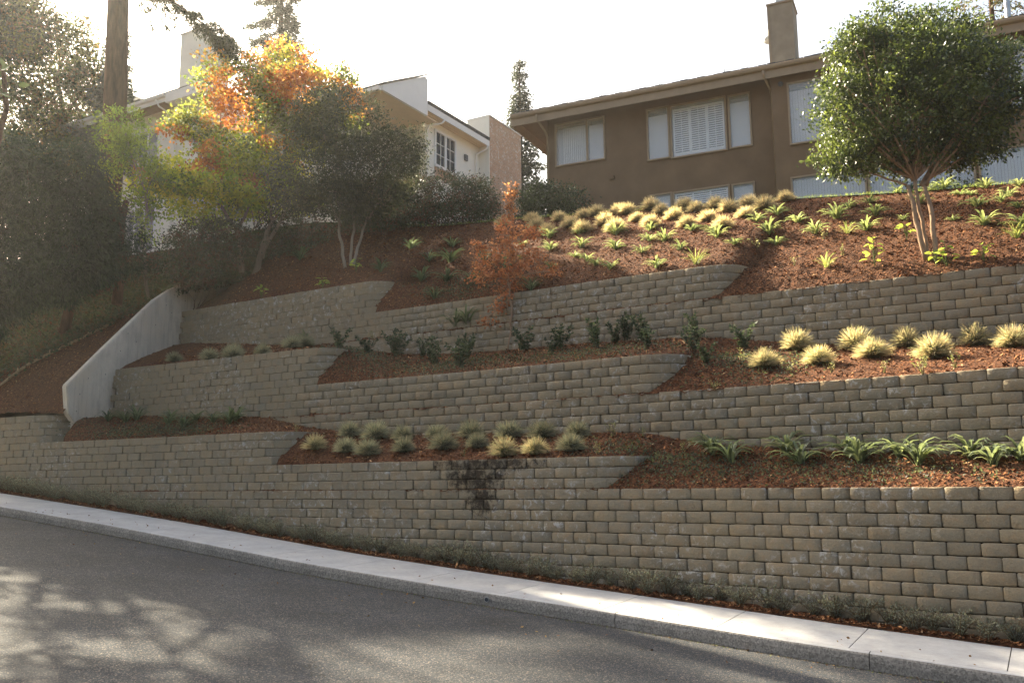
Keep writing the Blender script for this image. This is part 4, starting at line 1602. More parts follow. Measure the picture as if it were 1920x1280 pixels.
broad_tree('maple_tree', at(-24.06, 23.36), mapB, 'fuller orange-topped maple with leaning pale trunks, right one of the pair', 'tree',
           [((0, 0, 0), (.55, .1, 2.1), .12, .07), ((.15, .05, .6), (1.1, .2, 2.5), .08, .055), ((.5, .1, 2.0), (.3, .2, 3.4), .05, .04)], None, M['leaf_maple'], M['bark_grey'], per_area=5.6, leaves=32, clump=.18, leaf=.12, aspect=.8, tintfn=maple_tint, inner=.25, droop=.3)

lime_lobes = [(-12.9, 33.6, 11.0, .9, .5), (-11.5, 33.7, 11.3, .9, .5), (-10.1, 33.7, 11.1, .9, .5), (-8.8, 33.7, 11.2, .9, .5), (-12.2, 33.5, 10.2, .8, .4), (-9.5, 33.6, 10.3, .8, .4), (-7.8, 33.6, 10.6, .7, .45), (-11.0, 33.5, 9.9, .8, .4)]
broad_tree('lime_shrub', (-10.6, 33.6, 8.2), lime_lobes, 'lime green backlit shrub spreading behind the pale maple trunks', 'shrub', [((-.2, 0, 0), (-1.0, 0, 1.4), .05, .03), ((.2, 0, 0), (1.0, 0, 1.4), .05, .03)],
           [(.30, .34, .05), (.24, .30, .05), (.36, .36, .06), (.18, .25, .05)], M['leaf_maple'], M['bark_grey'], per_area=7, leaves=26, clump=.17, leaf=.12, aspect=.75, inner=.2)

# ---- green sapling left of the maples
sap = [(-13.7, 31, 12.6, .85, .8), (-13.0, 31, 11.64, .85, .65), (-13.75, 31, 11.65, .7, .65), (-12.5, 31, 10.66, .7, .6), (-12.6, 31, 9.5, .5, .5), (-13.3, 31, 9.9, .55, .4), (-12.5, 31, 8.8, .4, .4), (-14.2, 31, 10.8, .6, .4)]
broad_tree('maple_sapling', (-12.5, 31.1, 7.6), sap, 'light green young maple between the big fir trunk and the orange maples', 'tree',
           [((0, 0, -1.2), (-.2, 0, 2.4), .06, .04)], [(.12, .18, .04), (.18, .24, .05), (.24, .30, .05), (.30, .14, .05)], M['leaf_maple'], M['bark_grey'], per_area=7, leaves=26, clump=.17, leaf=.12, aspect=.45, inner=.2, p=[.38, .34, .26, .02])

# ---- rust-red young maple on the middle terrace
red_lobes = [(.03, 24.0, 6.59, .50, .45), (-.26, 24.0, 5.86, .62, .42), (.45, 24.0, 5.86, .55, .42), (.08, 24.0, 5.23, .5, .38), (-.86, 24.0, 6.31, .32, .14), (1.15, 23.8, 5.53, .34, .14), (-.13, 24.0, 4.6, .3, .2), (-.56, 23.9, 4.28, .22, .09),
             (.6, 24.0, 6.59, .32, .22), (-.69, 24.0, 5.43, .32, .28)]
red_lobes = [(a - .07, b, c, d, e) for a, b, c, d, e in red_lobes]
broad_tree('red_maple', at(-12.02, 20.62), red_lobes, 'small rust-orange maple growing on the middle terrace against the top wall', 'tree',
           [((-.02, 0, 0), (.0, .0, 1.9), .03, .022), ((.1, .02, 0), (.1, .0, 1.4), .018, .012), ((0, 0, 1.8), (.0, .0, 2.9), .02, .012)],
           [(.29, .12, .06), (.25, .10, .05), (.34, .16, .08), (.20, .085, .05)], M['leaf'], M['bark_tan'], per_area=20, leaves=11, clump=.085, leaf=.075, aspect=.85, inner=.1, droop=.3, twig=2)
broad_tree('red_maple', (.02, 29.2, 8.45), [(-.05, 29.2, 9.1, .20, .38), (.0, 29.2, 9.55, .15, .28), (-.05, 29.3, 8.7, .18, .22)], 'tiny rust-orange sapling at the lawn edge between the two dark hedges', 'tree',
           [((0, 0, -.1), (0, 0, .9), .02, .012)], [(.28, .12, .06), (.24, .10, .05), (.33, .16, .08)], M['leaf'], M['bark_tan'], per_area=26, leaves=14, clump=.08, leaf=.08, aspect=.8, inner=.1)


# ---- hedges and big shrubs
def shrub(name, base, lobes, label, cat, pal, **kw):
    stems = [((random.uniform(-.2, .2), random.uniform(-.1, .1), -.1), (random.uniform(-.3, .3), 0, .4), .02, .012) for _ in range(3)]
    k = dict(per_area=18, leaves=18, clump=.14, leaf=.09, aspect=.5, inner=.35, twig=0)
    k.update(kw)
    return broad_tree(name, base, lobes, label, cat, stems, pal, M['leaf_dense'], M['bark_red'], **k)


shrub('clipped_hedge', (-1.6, 32.2, 8.9), [(-2.3, 32.4, 10.45, 1.0, .80), (-1.5, 32.4, 10.35, .9, .75), (-1.0, 32.2, 10.3, .62, .70), (-1.7, 32.1, 9.7, 1.1, .55), (-2.4, 32.1, 9.6, .9, .5), (-.9, 32.2, 9.6, .7, .5)],
      'wide clipped dark hedge in front of the white house wall, red-brown beneath', 'hedge', [(.05, .06, .03), (.07, .085, .035), (.12, .06, .035), (.035, .05, .028)])
shrub('dark_shrub', (-3.9, 32.2, 8.9), [(-4.5, 32.4, 10.3, 1.0, .8), (-3.5, 32.4, 10.45, .9, .8), (-3.8, 32.1, 9.7, 1.1, .6), (-4.8, 32.1, 9.5, .9, .5), (-2.9, 32.2, 9.6, .6, .5)],
      'loose dark shrub with reddish leaves right of the shade tree', 'shrub', [(.05, .055, .03), (.14, .055, .03), (.075, .075, .035), (.05, .06, .03)])
shrub('clipped_hedge', (1.4, 31.2, 8.6), [(.8, 31.4, 9.9, .75, .58), (1.65, 31.4, 9.95, .8, .55), (2.3, 31.3, 9.8, .42, .45), (1.36, 31.2, 9.4, 1.1, .42), (.42, 31.3, 9.5, .5, .42), (1.2, 31.4, 10.15, .6, .35)],
      'rounded dark green hedge at the left corner of the brown house', 'hedge', [(.035, .055, .025), (.05, .075, .03), (.028, .042, .022)])
for k, (lob, lab) in enumerate([
        ([(-10.85, 31.2, 8.6, 1.0, .7), (-9.9, 31.2, 8.5, .92, .74), (-11.3, 30.9, 8.0, .9, .6), (-10.4, 30.8, 7.8, 1.0, .6), (-11.6, 30.6, 7.4, .8, .5), (-10.7, 30.5, 7.2, .9, .45)], 'dark leafy shrub behind the foot of the concrete wing wall, left of the maple trunks'),
        ([(-7.72, 30.8, 8.7, 1.0, .75), (-6.78, 30.7, 8.1, .92, .7), (-8.26, 30.6, 8.03, .74, .55), (-7.2, 30.5, 7.9, .8, .45)], 'reddish dark shrub between the maple trunks and the shade tree'),
        ([(-4.77, 30.6, 8.9, .85, .6), (-4.03, 30.6, 8.9, 1.0, .5), (-5.4, 30.6, 8.8, .7, .5)], 'low brown-green shrub right of the shade tree stems')]):
    if k:
        lob = [(a * 1.075, b_ * 1.075, c * 1.075 + .1, d_ * 1.1, e_ * 1.1) for a, b_, c, d_, e_ in lob]
    b = lob[0]
    s_, n_q = b[0] * DS[0] + b[1] * DS[1], b[0] * DN[0] + b[1] * DN[1]
    shrub('dark_shrub', (b[0], b[1], H(s_, n_q)), lob, lab, 'shrub', [(.045, .055, .03), (.06, .07, .03), (.10, .05, .03), (.035, .045, .028)], leaf=.1)
for k, (c, lab) in enumerate([((2.6, 30.6), 'utility'), ]):
    pass
shrub('foundation_shrub', (12.2, 26.3, 7.9), [(11.9, 26.4, 8.35, .5, .3), (12.8, 26.2, 8.4, .6, .3), (13.5, 26.0, 8.4, .4, .3)], 'low dark shrub under the right windows of the brown house', 'shrub', [(.03, .05, .03), (.045, .07, .03)])
shrub('foundation_shrub', (8.1, 26.9, 7.9), [(8.1, 26.9, 8.0, .25, .22)], 'tiny dark shrub on the lawn before the lower window, left of the round tree', 'shrub', [(.03, .05, .03), (.045, .07, .03)])


# ---- conifers
def conifer(name, base, hgt, z0, R, label, group=None, tier=.55, per=7, card=.34, tint=None, trunk_r=.25, droop=.35, spread=1.0, seedv=1, cat='conifer', shape=1.0, bark=None, lean=(0, 0), mat=None, sub=10):
    r = random.Random(seedv)
    root = tag(empty(name, base), label, cat, group)
    tb = MB()
    top = Vector((lean[0], lean[1], hgt))
    tb.tube([(0, 0, -.5), top * .35, top * .7, top], [trunk_r * 1.1, trunk_r * .8, trunk_r * .42, .03], 10)
    P, O = [], []
    z = z0
    while z < hgt - .2:
        t = (z - z0) / (hgt - z0)
        L = R * (1 - t) ** shape * r.uniform(.75, 1.15) + .25
        k = max(3, int(per * (1 - t * .4)))
        a0 = r.uniform(0, 6.28)
        for q in range(k):
            a = a0 + 6.283 * q / k + r.uniform(-.35, .35)
            l = L * r.uniform(.55, 1.15)
            rise = r.uniform(-.05, .25)
            o = top * (z / hgt)
            pts = []
            m = 5
            for i in range(m + 1):
                u = i / m
                pts.append(Vector((o.x + math.cos(a) * l * u, o.y + math.sin(a) * l * u, z + l * (rise * u - droop * u * u))))
            tb.tube(pts, [max(.012, .05 * (1 - i / m) * (l / 2.5)) for i in range(m + 1)], 4, cap=False)
            n = max(3, int(l / .30 * sub / 10 * 2))
            for i in range(n):
                u = .18 + .82 * (i + r.random()) / n
                j = min(m - 1, int(u * m))
                p = pts[j].lerp(pts[j + 1], u * m - j)
                wdt = .42 * (1.1 - u) * min(1, l / 1.6) + .08
                for side in (-1, 1, r.choice((-1, 1))):
                    w_ = wdt * r.random()
                    P.append((p.x - math.sin(a) * side * w_, p.y + math.cos(a) * side * w_, p.z - r.random() * .18))
                    O.append((math.cos(a) * .6 - math.sin(a) * side * .7, math.sin(a) * .6 + math.cos(a) * side * .7, -.25))
        z += tier * r.uniform(.7, 1.3)
    tb.build('trunk', bark or M['bark_red'], root, smooth=True)
    P = np.repeat(np.array(P), 6, 0) + rng.normal(0, .11, (len(P) * 6, 3))
    O = np.repeat(np.array(O), 6, 0)
    pal = tint or [(.035, .05, .03), (.05, .068, .035), (.028, .04, .028)]
    T = np.array(pal)[rng.integers(0, len(pal), len(P))] * rng.uniform(.75, 1.25, (len(P), 1))
    V, Q, T = leaf_cards(P, O, card, .34, T, .5, .55, .15)
    link('crown', np_mesh('crown', V, Q, T), root, mat or M['needle'])
    return root


BLUISH = [(.05, .062, .055), (.07, .085, .07), (.04, .05, .045)]
OLIVE = [(.07, .085, .03), (.10, .11, .035), (.16, .10, .03), (.045, .055, .025)]
conifer('fir_tree', (-13.2, 50, 9), 27.5, 6, 4.0, 'tall thin-branched fir standing behind the orange maple tops', seedv=3, tier=.5, per=5, card=.26, tint=BLUISH, sub=14)
conifer('fir_tree', (.55, 48, 9), 14.2, 2.0, 2.1, 'narrow pale fir between the white house chimney and the brown house', seedv=4, tier=.42, per=6, card=.22, tint=BLUISH, sub=15)
conifer('fir_tree', (22.4, 40, 8), 19.0, 8, 3.4, 'bare-twigged fir rising behind the roof at the top right', seedv=5, tier=.9, per=4, card=.2, tint=OLIVE, sub=8)
conifer('fir_tree', (-18.9, 42, 8), 14.5, 7.0, 1.7, 'dark fir just right of the big trunk, behind the white house', seedv=8, tier=.5, per=7, card=.28, tint=BLUISH, sub=13)


def backdrop_tree(base, lobes, label, pal, **kw):
    k = dict(per_area=6.5, leaves=26, clump=.28, leaf=.19, aspect=.5, inner=.3, twig=2, droop=.5, updown=.2)
    k.update(kw)
    return broad_tree('forest_tree', base, lobes, label, 'tree', [((0, 0, 0), (0, 0, 9), .3, .18)], pal, M['leaf'], M['bark_red'], group='trees behind the white house', **k)


PALF = [(.04, .055, .022), (.06, .075, .028), (.11, .12, .035), (.035, .045, .022), (.12, .085, .035)]
backdrop_tree((-24.5, 41, 9), [(-24.6, 41, 22.3, 2.6, 1.7), (-24.9, 41, 20.5, 2.8, 2.4), (-24.0, 41, 17, 2.7, 2.3), (-25.5, 41, 14, 2.5, 2), (-23.6, 40.8, 14.5, 1.6, 1.6), (-22.9, 41, 21.8, 1.4, 1.8)],
              'tall brown-green backlit tree filling the top left corner', PALF)
backdrop_tree((-21.9, 43, 9), [(-21.9, 43, 21.6, 1.5, 1.8), (-21.6, 43, 18.9, 1.8, 1.7), (-22.4, 43, 16.4, 1.8, 1.6), (-21.0, 43, 16.2, 1.4, 1.3), (-20.6, 43, 20.0, .9, 1.2)],
              'lighter green tree behind the small white chimney', PALF)
# dark cedar mass at the left edge, low over the slope
CED = [(.026, .046, .026), (.038, .062, .032), (.020, .035, .021), (.036, .060, .026)]


def cedar(base, lobes, label, **kw):
    k = dict(per_area=17, leaves=22, clump=.17, leaf=.17, aspect=.28, inner=.45, droop=1.1, jitter=.5, updown=.1, twig=2)
    k.update(kw)
    return broad_tree('cedar_tree', base, lobes, label, 'tree', [((0, 0, -.5), (0, .2, 3.2), .18, .10)], CED, M['needle'], M['bark_red'], **k)


cedar((-17.2, 29.5, 4.8), [(-17.2, 29.3, 10.4, 1.7, 1.4), (-17.6, 29.2, 8.6, 1.9, 1.4), (-16.9, 29.0, 7.0, 1.8, 1.2), (-17.8, 28.8, 5.9, 1.4, .9), (-18.4, 29.0, 9.6, 1.3, 1.4), (-15.9, 29.4, 9.6, 1.1, 1.2), (-17.0, 28.4, 5.6, 1.5, .9), (-18.0, 28.0, 4.9, 1.5, .8), (-16.0, 28.9, 6.4, 1.3, .9)],
      'dark drooping cedar at the left edge, its sprays hanging over the slope')
cedar((-14.9, 30.4, 5.6), [(-15.0, 30.2, 10.6, 1.2, 1.1), (-14.7, 30.1, 9.2, 1.3, 1.2), (-14.4, 29.9, 7.9, 1.3, 1.0), (-15.2, 29.8, 7.2, 1.1, .8), (-15.6, 30.1, 8.4, 1.1, 1.2), (-14.0, 30.3, 8.9, .7, .8), (-15.0, 29.4, 6.6, 1.2, .7), (-14.1, 29.6, 7.1, 1.0, .7)],
      'dark bushy cedar in front of the big fir trunk')
cedar((-13.3, 30.6, 6.6), [(-13.3, 30.5, 8.5, .8, .7), (-13.0, 30.4, 7.6, .8, .6), (-13.8, 30.3, 7.3, .7, .6)],
      'low dark evergreen bush behind the top of the concrete wing wall', leaf=.12)

# the big fir: bare trunk in view, crown and one hanging bough at the top of the picture
big = tag(empty('big_fir', (-15.55, 34.2, 6.2)), 'very thick bare fir trunk at the left, cut by the top of the picture', 'conifer')
tb = MB()
tb.tube([(0.0, 0, -.6), (.02, 0, 2.5), (.15, 0, 8), (-.02, 0, 14), (-.05, 0, 29)], [.56, .50, .44, .38, .18], 22)
tb.build('trunk', M['bark_red'], big, smooth=True)
bb = MB()
P, O = [], []
bough = [Vector(q) for q in ((0, -.1, 14.2), (1.2, -.4, 13.3), (2.4, -.8, 12.5), (3.4, -1.0, 11.7), (4.3, -1.2, 10.9), (4.9, -1.3, 10.3))]
bb.tube(bough, [.09, .07, .055, .04, .025, .012], 6)
rr = random.Random(11)


def along(pts, u):
    m = len(pts) - 1
    j = min(m - 1, int(u * m))
    return pts[j].lerp(pts[j + 1], u * m - j)


subs = [(.03, 1.8), (.10, 1.9), (.17, 1.5), (.25, 1.0), (.33, 1.5), (.45, .8), (.58, .9), (.66, 1.2), (.74, 1.3), (.80, 1.2), (.86, 1.1), (.92, .9), (.97, .8), (.7, 1.0), (.88, 1.3), (.06, 1.2)]
for u, l in subs:
    l *= 1.25
    p = along(bough, u)
    for sgn in (-1, 1, rr.choice((-1, 1))):
        d = Vector((rr.uniform(.3, .9), sgn * rr.uniform(.2, .9), rr.uniform(-.9, .1 if u < .3 else -.2)))
        d.normalize()
        q = [p, p + d * l * .5 + Vector((0, 0, .05)), p + d * l - Vector((0, 0, .25))]
        bb.tube(q, [.02, .012, .005], 4, cap=False)
        for i in range(int(l * 44)):
            w_ = along(q, .1 + .9 * rr.random())
            P.append((w_.x, w_.y, w_.z))
            O.append((d.x * .4 + rr.gauss(0, .5), d.y * .4 + rr.gauss(0, .5), -.6))
bough_o = bb.build('bough', M['bark_red'], big, smooth=True)
P = np.repeat(np.array(P), 4, 0) + rng.normal(0, .06, (len(P) * 4, 3))
O = np.repeat(np.array(O), 4, 0)
T = np.array([(.07, .08, .04), (.10, .10, .045), (.05, .06, .035)])[rng.integers(0, 3, len(P))]
V, Q, T = leaf_cards(P, O, .17, .22, T, .3, .5, .4)
link('needles', np_mesh('needles', V, Q, T), bough_o, M['needle'])
# its crown above the picture
P, O, ci, PC = lobes_points([(-15.5, 34.2, 31, 3.0, 2.2), (-15.5, 34.2, 34.5, 2.2, 2.4)], big.location, 4, 22, .3, .3, .95)
V, Q, T = leaf_cards(P, O, .24, .3, tinted(len(P), ci, CED), .2, .6, .6)
link('crown', np_mesh('crown', V, Q, T), big, M['needle'])

# ---- ivy and low growth over the upper left slope
n_iv = 26000
s_ = rng.uniform(-34, -24.4, n_iv)
lo_edge = np.interp(s_, [-34, -29, -27.8, -26.5, -25.5, -24.4], [16.6, 17.2, 17.8, 19.4, 21.2, 22.6])
n_ = lo_edge + (25.5 - lo_edge) * rng.random(n_iv) ** 1.2 + rng.normal(0, .15, n_iv)
z_ = left_slope(s_, n_) + .03 + rng.random(n_iv) * .28
P = np.stack([s_ * DS[0] + n_ * DN[0], s_ * DS[1] + n_ * DN[1], z_], -1)
V, Q, T = leaf_cards(P, np.tile((.2, -.5, .3), (n_iv, 1)), .13, .7, np.array([(.05, .06, .035), (.065, .078, .04), (.04, .05, .03), (.08, .06, .035)])[rng.integers(0, 4, n_iv)], .8, .8)
tag(link('ivy', np_mesh('ivy', V, Q, T), None, M['leaf']), 'dark ivy ground cover on the slope under the cedars', 'ground cover', kind='stuff')


# ---- small plants: prototypes, then copies
def mesh_mound(seed, R=.26, n=1300, tips=((.50, .40, .27), (.42, .35, .24), (.34, .32, .23)), roots=(.11, .11, .08)):
    r = np.random.default_rng(seed)
    th = r.uniform(0, 2 * np.pi, n)
    el = np.arccos(1 - r.random(n) * 1.02)          # 0 = straight up
    el = np.clip(el * .93, 0, 1.45)
    L = R * r.uniform(.75, 1.2, n) * (.90 + .28 * np.cos(el))
    d = np.stack([np.sin(el) * np.cos(th), np.sin(el) * np.sin(th), np.cos(el)], -1)
    b = np.stack([r.normal(0, .03, n), r.normal(0, .03, n), np.zeros(n)], -1)
    mid = b + d * L[:, None] * .55 + np.array([0, 0, .035])
    tip = b + d * L[:, None] + np.array([0, 0, -.02]) * (el[:, None] > .7)
    side = unit(np.cross(d, r.normal(0, 1, (n, 3))))
    w = .0036
    V = np.stack([b - side * w, b + side * w, mid + side * w, mid - side * w, tip + side * .0015, tip - side * .0015], 1).reshape(-1, 3)
    i = np.arange(n)[:, None] * 6
    Q = np.concatenate([i + np.array([0, 1, 2, 3]), i + np.array([3, 2, 4, 5])], 0)
    tp = np.array(tips)[r.integers(0, len(tips), n)] * r.uniform(.8, 1.2, (n, 1))
    T = np.concatenate([tp * .25 + np.array(roots) * .65, tp], 0)
    me = np_mesh('grass_mound', V, Q, T)
    me.materials.append(M['leaf_dry'])
    return me


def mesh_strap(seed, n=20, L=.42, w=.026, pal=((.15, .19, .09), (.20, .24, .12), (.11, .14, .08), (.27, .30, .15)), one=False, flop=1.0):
    r = np.random.default_rng(seed)
    V, Q, T = [], [], []
    out = []
    for k in range(n):
        th = r.uniform(0, 2 * np.pi)
        e0 = r.uniform(.15, .75)
        l = L * r.uniform(.6, 1.15)
        p = np.array([r.normal(0, .02), r.normal(0, .02), -.02])
        c, s_ = math.cos(th), math.sin(th)
        side = np.array([-s_, c, 0])
        segs = 5
        row = []
        e = e0
        for i in range(segs + 1):
            u = i / segs
            ww = w * (.55 + 1.1 * u * (1 - u) * 2) * (1 if i < segs else .15)
            row.append((p - side * ww, p + np.array([0, 0, -ww * .35]), p + side * ww))
            e = min(2.6, e0 + flop * (1.75 * u ** 1.5) * r.uniform(.9, 1.1))
            p = p + np.array([c * math.sin(e), s_ * math.sin(e), math.cos(e)]) * l / segs
        base = len(V)
        vv = [q for t3 in row for q in t3]
        ff = []
        for i in range(segs):
            a = i * 3
            ff += [(a, a + 1, a + 4, a + 3), (a + 1, a + 2, a + 5, a + 4)]
        col = np.array(pal[r.integers(0, len(pal))]) * r.uniform(.8, 1.25)
        if one:
            m_ = np_mesh('strap_leaf', np.array(vv), np.array(ff), np.tile(col, (len(ff), 1)), smooth=True)
            m_.materials.append(M['leaf'])
            out.append(m_)
        else:
            V += vv
            Q += [tuple(base + t for t in f) for f in ff]
            T += [col] * len(ff)
    if one:
        return out
    me = np_mesh('strap_plant', np.array(V), np.array(Q), np.array(T), smooth=True)
    me.materials.append(M['leaf'])
    return me


def mesh_bushlet(seed, hgt=.4, R=.2, n=150, leaf=.06, aspect=.5, pal=((.07, .10, .05), (.10, .13, .06), (.05, .07, .04)), mat='leaf', stems=6, up=.9):
    r = np.random.default_rng(seed)
    mb = MB()
    P, O = [], []
    for k in range(stems):
        a = r.uniform(0, 6.28)
        l = hgt * r.uniform(.65, 1.1)
        lean = r.uniform(.1, 1.0) * R
        q = [Vector((0, 0, -.03)), Vector((math.cos(a) * lean * .4, math.sin(a) * lean * .4, l * .5)), Vector((math.cos(a) * lean, math.sin(a) * lean, l))]
        mb.tube(q, [.006, .004, .002], 4, cap=False)
        for i in range(n // stems):
            u = .15 + .85 * r.random()
            w_ = along(q, u)
            P.append(tuple(w_))
            O.append((r.normal(0, 1), r.normal(0, 1), up * r.random()))
    P = np.array(P) + r.normal(0, .012, (len(P), 3))
    T = np.array(pal)[r.integers(0, len(pal), len(P))] * r.uniform(.8, 1.25, (len(P), 1))
    V, Q, T = leaf_cards(P, np.array(O), leaf, aspect, T, .6, .4)
    b = len(V)
    V = np.concatenate([V, np.array(mb.v)])
    Q = np.concatenate([Q, np.array(mb.f) + b])
    T = np.concatenate([T, np.tile((.14, .10, .06), (len(mb.f), 1))])
    me = np_mesh('bushlet', V, Q, T)
    me.materials.append(M[mat])
    return me


ORD = ['first', 'second', 'third', 'fourth', 'fifth', 'sixth', 'seventh', 'eighth', 'ninth', 'tenth', 'eleventh', 'twelfth', 'thirteenth', 'fourteenth', 'fifteenth', 'sixteenth', 'seventeenth', 'eighteenth',
       'nineteenth', 'twentieth', 'twenty-first', 'twenty-second', 'twenty-third', 'twenty-fourth', 'twenty-fifth', 'twenty-sixth', 'twenty-seventh', 'twenty-eighth', 'twenty-ninth', 'thirtieth',
       'thirty-first', 'thirty-second', 'thirty-third', 'thirty-fourth', 'thirty-fifth', 'thirty-sixth', 'thirty-seventh', 'thirty-eighth', 'thirty-ninth', 'fortieth']


def place(name, meshes, spots, labeler, cat, group, size=(.85, 1.15), sink=0.0, parts=None):
    """spots are (s, n) on the site plan; sorted down the street so that ordinals read left to right"""
    spots = sorted(spots, key=lambda q: (q[0] * DS[0] + q[1] * DN[0]) / (q[0] * DS[1] + q[1] * DN[1]))
    for i, (s, n) in enumerate(spots):
        x, y, z = W(s, n, H(s, n) - sink)
        sc_ = rng.uniform(*size)
        lab = labeler(i, s, n, len(spots))
        rz = rng.uniform(0, 6.28)
        if parts is None:
            o = link(name, meshes[rng.integers(len(meshes))], None, None, (x, y, z), rz)
        else:
            o = empty(name, (x, y, z), rz)
            for m_ in parts[rng.integers(len(parts))]:
                c = bpy.data.objects.new('leaf', m_)
                COL.objects.link(c)
                c.parent = o
        o.scale = (sc_, sc_, sc_ * rng.uniform(.9, 1.1))
        tag(o, lab, cat, group)


def ordl(text, tail):
    return lambda i, s, n, k: '%s, %s from the left %s' % (text, ORD[i], tail)


MOUND_TAN = [mesh_mound(20 + i) for i in range(4)]
MOUND_GREY = [mesh_mound(40 + i, .28, 1300, ((.25, .25, .19), (.20, .22, .18), (.30, .27, .20)), (.07, .085, .07)) for i in range(4)]
MOUND_LIME = [mesh_mound(60 + i, .28, 1300, ((.34, .30, .20), (.27, .27, .18), (.40, .33, .23)), (.09, .11, .06)) for i in range(3)]
up_sorted = sorted(MOUNDS_UP, key=lambda q: -q[1])
third = len(up_sorted) // 3
for rows, nm in ((up_sorted[:third], 'back'), (up_sorted[third:2 * third], 'middle'), (up_sorted[2 * third:], 'front')):
    place('grass_mound', MOUND_TAN, rows, ordl('golden grass mound', 'in the %s row below the brown house' % nm), 'grass mound', 'golden grass mounds on the upper slope', (1.05, 1.4))
place('grass_mound', MOUND_LIME, MOUNDS_MID_R, ordl('tan-green grass mound', 'at the right of the middle terrace'), 'grass mound', 'grass mounds on the middle terrace', (1.05, 1.35))
place('grass_mound', MOUND_GREY, MOUNDS_MID_L, ordl('grey-green grass mound', 'at the left of the middle terrace'), 'grass mound', 'grass mounds at the left of the middle terrace', (.9, 1.2))
lowf = [q for q in MOUNDS_LOW if q[1] < 17.1]
lowb = [q for q in MOUNDS_LOW if q[1] >= 17.1]
place('grass_mound', MOUND_GREY + MOUND_LIME[:1], lowf, ordl('grass mound', 'in the front row of the lowest terrace'), 'grass mound', 'grass mounds on the lowest terrace', (1.0, 1.3))
place('grass_mound', MOUND_GREY, lowb, ordl('grey mound', 'in the back row under the middle wall'), 'grass mound', 'grass mounds on the lowest terrace', (1.0, 1.3))

STRAP = [mesh_strap(200 + i, 36, .50, .020, flop=1.05) for i in range(6)]
STRAP_SHADED = [mesh_strap(220 + i, 34, .56, .020, ((.09, .12, .07), (.12, .15, .09), (.07, .095, .06))) for i in range(4)]  # same strap plant in a darker palette, shade put into the leaf colour
STRAP_BIG = [mesh_strap(240 + i, 34, .66, .026, ((.11, .14, .08), (.14, .17, .10), (.19, .22, .13), (.085, .11, .07)), True, 1.3) for i in range(4)]
su = [q for q in STRAP_UP if q[0] < -5.0]
sr = [q for q in STRAP_UP if q[0] >= -5.0]
for grp, where, nm in ((su, 'under the golden mounds', 'between'), (sr, 'around the round tree', 'right')):
    ss_ = sorted(grp, key=lambda q: -q[1])
    hh = len(ss_) // 2
    place('strap_leaf_plant', STRAP, ss_[:hh], ordl('bright strap-leaved clump', 'in the upper row ' + where), 'strap-leaved plant', 'sunlit strap-leaved plants on the upper slope', (.6, 1.15))
    place('strap_leaf_plant', STRAP, ss_[hh:], ordl('bright strap-leaved clump', 'in the lower row ' + where), 'strap-leaved plant', 'sunlit strap-leaved plants on the upper slope', (.6, 1.15))
EXTRA = [(-13.4, 23.9), (-12.9, 22.9), (-10.9, 22.4), (-9.9, 21.6), (-8.9, 22.9), (-7.2, 23.0), (-6.6, 24.6), (-4.1, 25.2), (-3.6, 25.5), (-1.5, 23.2), (-.5, 24.4), (-1.2, 25.5), (.4, 23.3), (.6, 24.8), (1.0, 22.4), (-2.6, 23.6)]
place('strap_leaf_plant', STRAP, EXTRA, ordl('small strap-leaved clump', 'scattered among the larger ones'), 'strap-leaved plant', 'sunlit strap-leaved plants on the upper slope', (.5, .8))
place('strap_leaf_plant', STRAP_SHADED, STRAP_SHADE, ordl('shaded grey-green strap-leaved clump', 'on the upper slope'), 'strap-leaved plant', 'shaded strap-leaved plants on the upper slope', (.85, 1.25))
place('strap_leaf_plant', None, STRAP_LOW_R, ordl('large arching strap-leaved plant', 'on the lowest terrace'), 'strap-leaved plant', 'strap-leaved plants on the lowest terrace', (.85, 1.1), parts=STRAP_BIG)
place('strap_leaf_plant', STRAP_SHADED, STRAP_LOW_L, ordl('dark strap-leaved clump', 'beside the concrete wing wall foot'), 'strap-leaved plant', 'dark strap-leaved plants by the wing wall', (.8, 1.1))
TUFT = [mesh_strap(260 + i, 46, .42, .006, ((.24, .28, .10), (.34, .34, .14), (.18, .24, .09)), flop=.7) for i in range(2)]
place('grass_tuft', TUFT, TUFTS, ordl('upright thin green tuft', 'above the top wall'), 'grass tuft', 'upright grass tufts on the upper slope', (.9, 1.3))

SEED = [mesh_bushlet(300 + i, .58, .36, 300, .085, .5, ((.045, .065, .04), (.06, .085, .05), (.035, .05, .035))) for i in range(4)]
place('young_shrub', SEED, SEEDLINGS, ordl('dark young shrub', 'at the foot of the top wall'), 'shrub', 'young shrubs on the middle terrace', (.8, 1.25))
WEED = [mesh_bushlet(320 + i, .28, .24, 60, .05, .45, ((.20, .22, .10), (.14, .17, .07), (.34, .30, .18))) for i in range(4)]
place('small_weed', WEED, LOWWEEDS, ordl('small spindly weed', 'scattered over the terraces'), 'weed', 'small weeds on the terraces', (.6, 1.1))


# broad-leaved lime plants: each large leaf a part
def broad_leaf_mesh(seed):
    r = np.random.default_rng(seed)
    L, w = r.uniform(.13, .20), r.uniform(.08, .12)
    us = [0, .2, .45, .7, .9, 1.0]
    ws = [.05, .75, 1.0, .8, .35, .02]
    V, Q = [], []
    for i, (u, q) in enumerate(zip(us, ws)):
        z = -.25 * L * u * u
        V += [(u * L, -w / 2 * q, z + .015 * q), (u * L, 0, z), (u * L, w / 2 * q, z + .015 * q)]
    for i in range(5):
        a = 3 * i
        Q += [(a, a + 1, a + 4, a + 3), (a + 1, a + 2, a + 5, a + 4)]
    col = np.array([(.26, .32, .06), (.32, .36, .08), (.20, .28, .06)][seed % 3])
    me = np_mesh('leaf', np.array(V), np.array(Q), np.tile(col, (10, 1)), smooth=True)
    me.materials.append(M['leaf'])
    return me


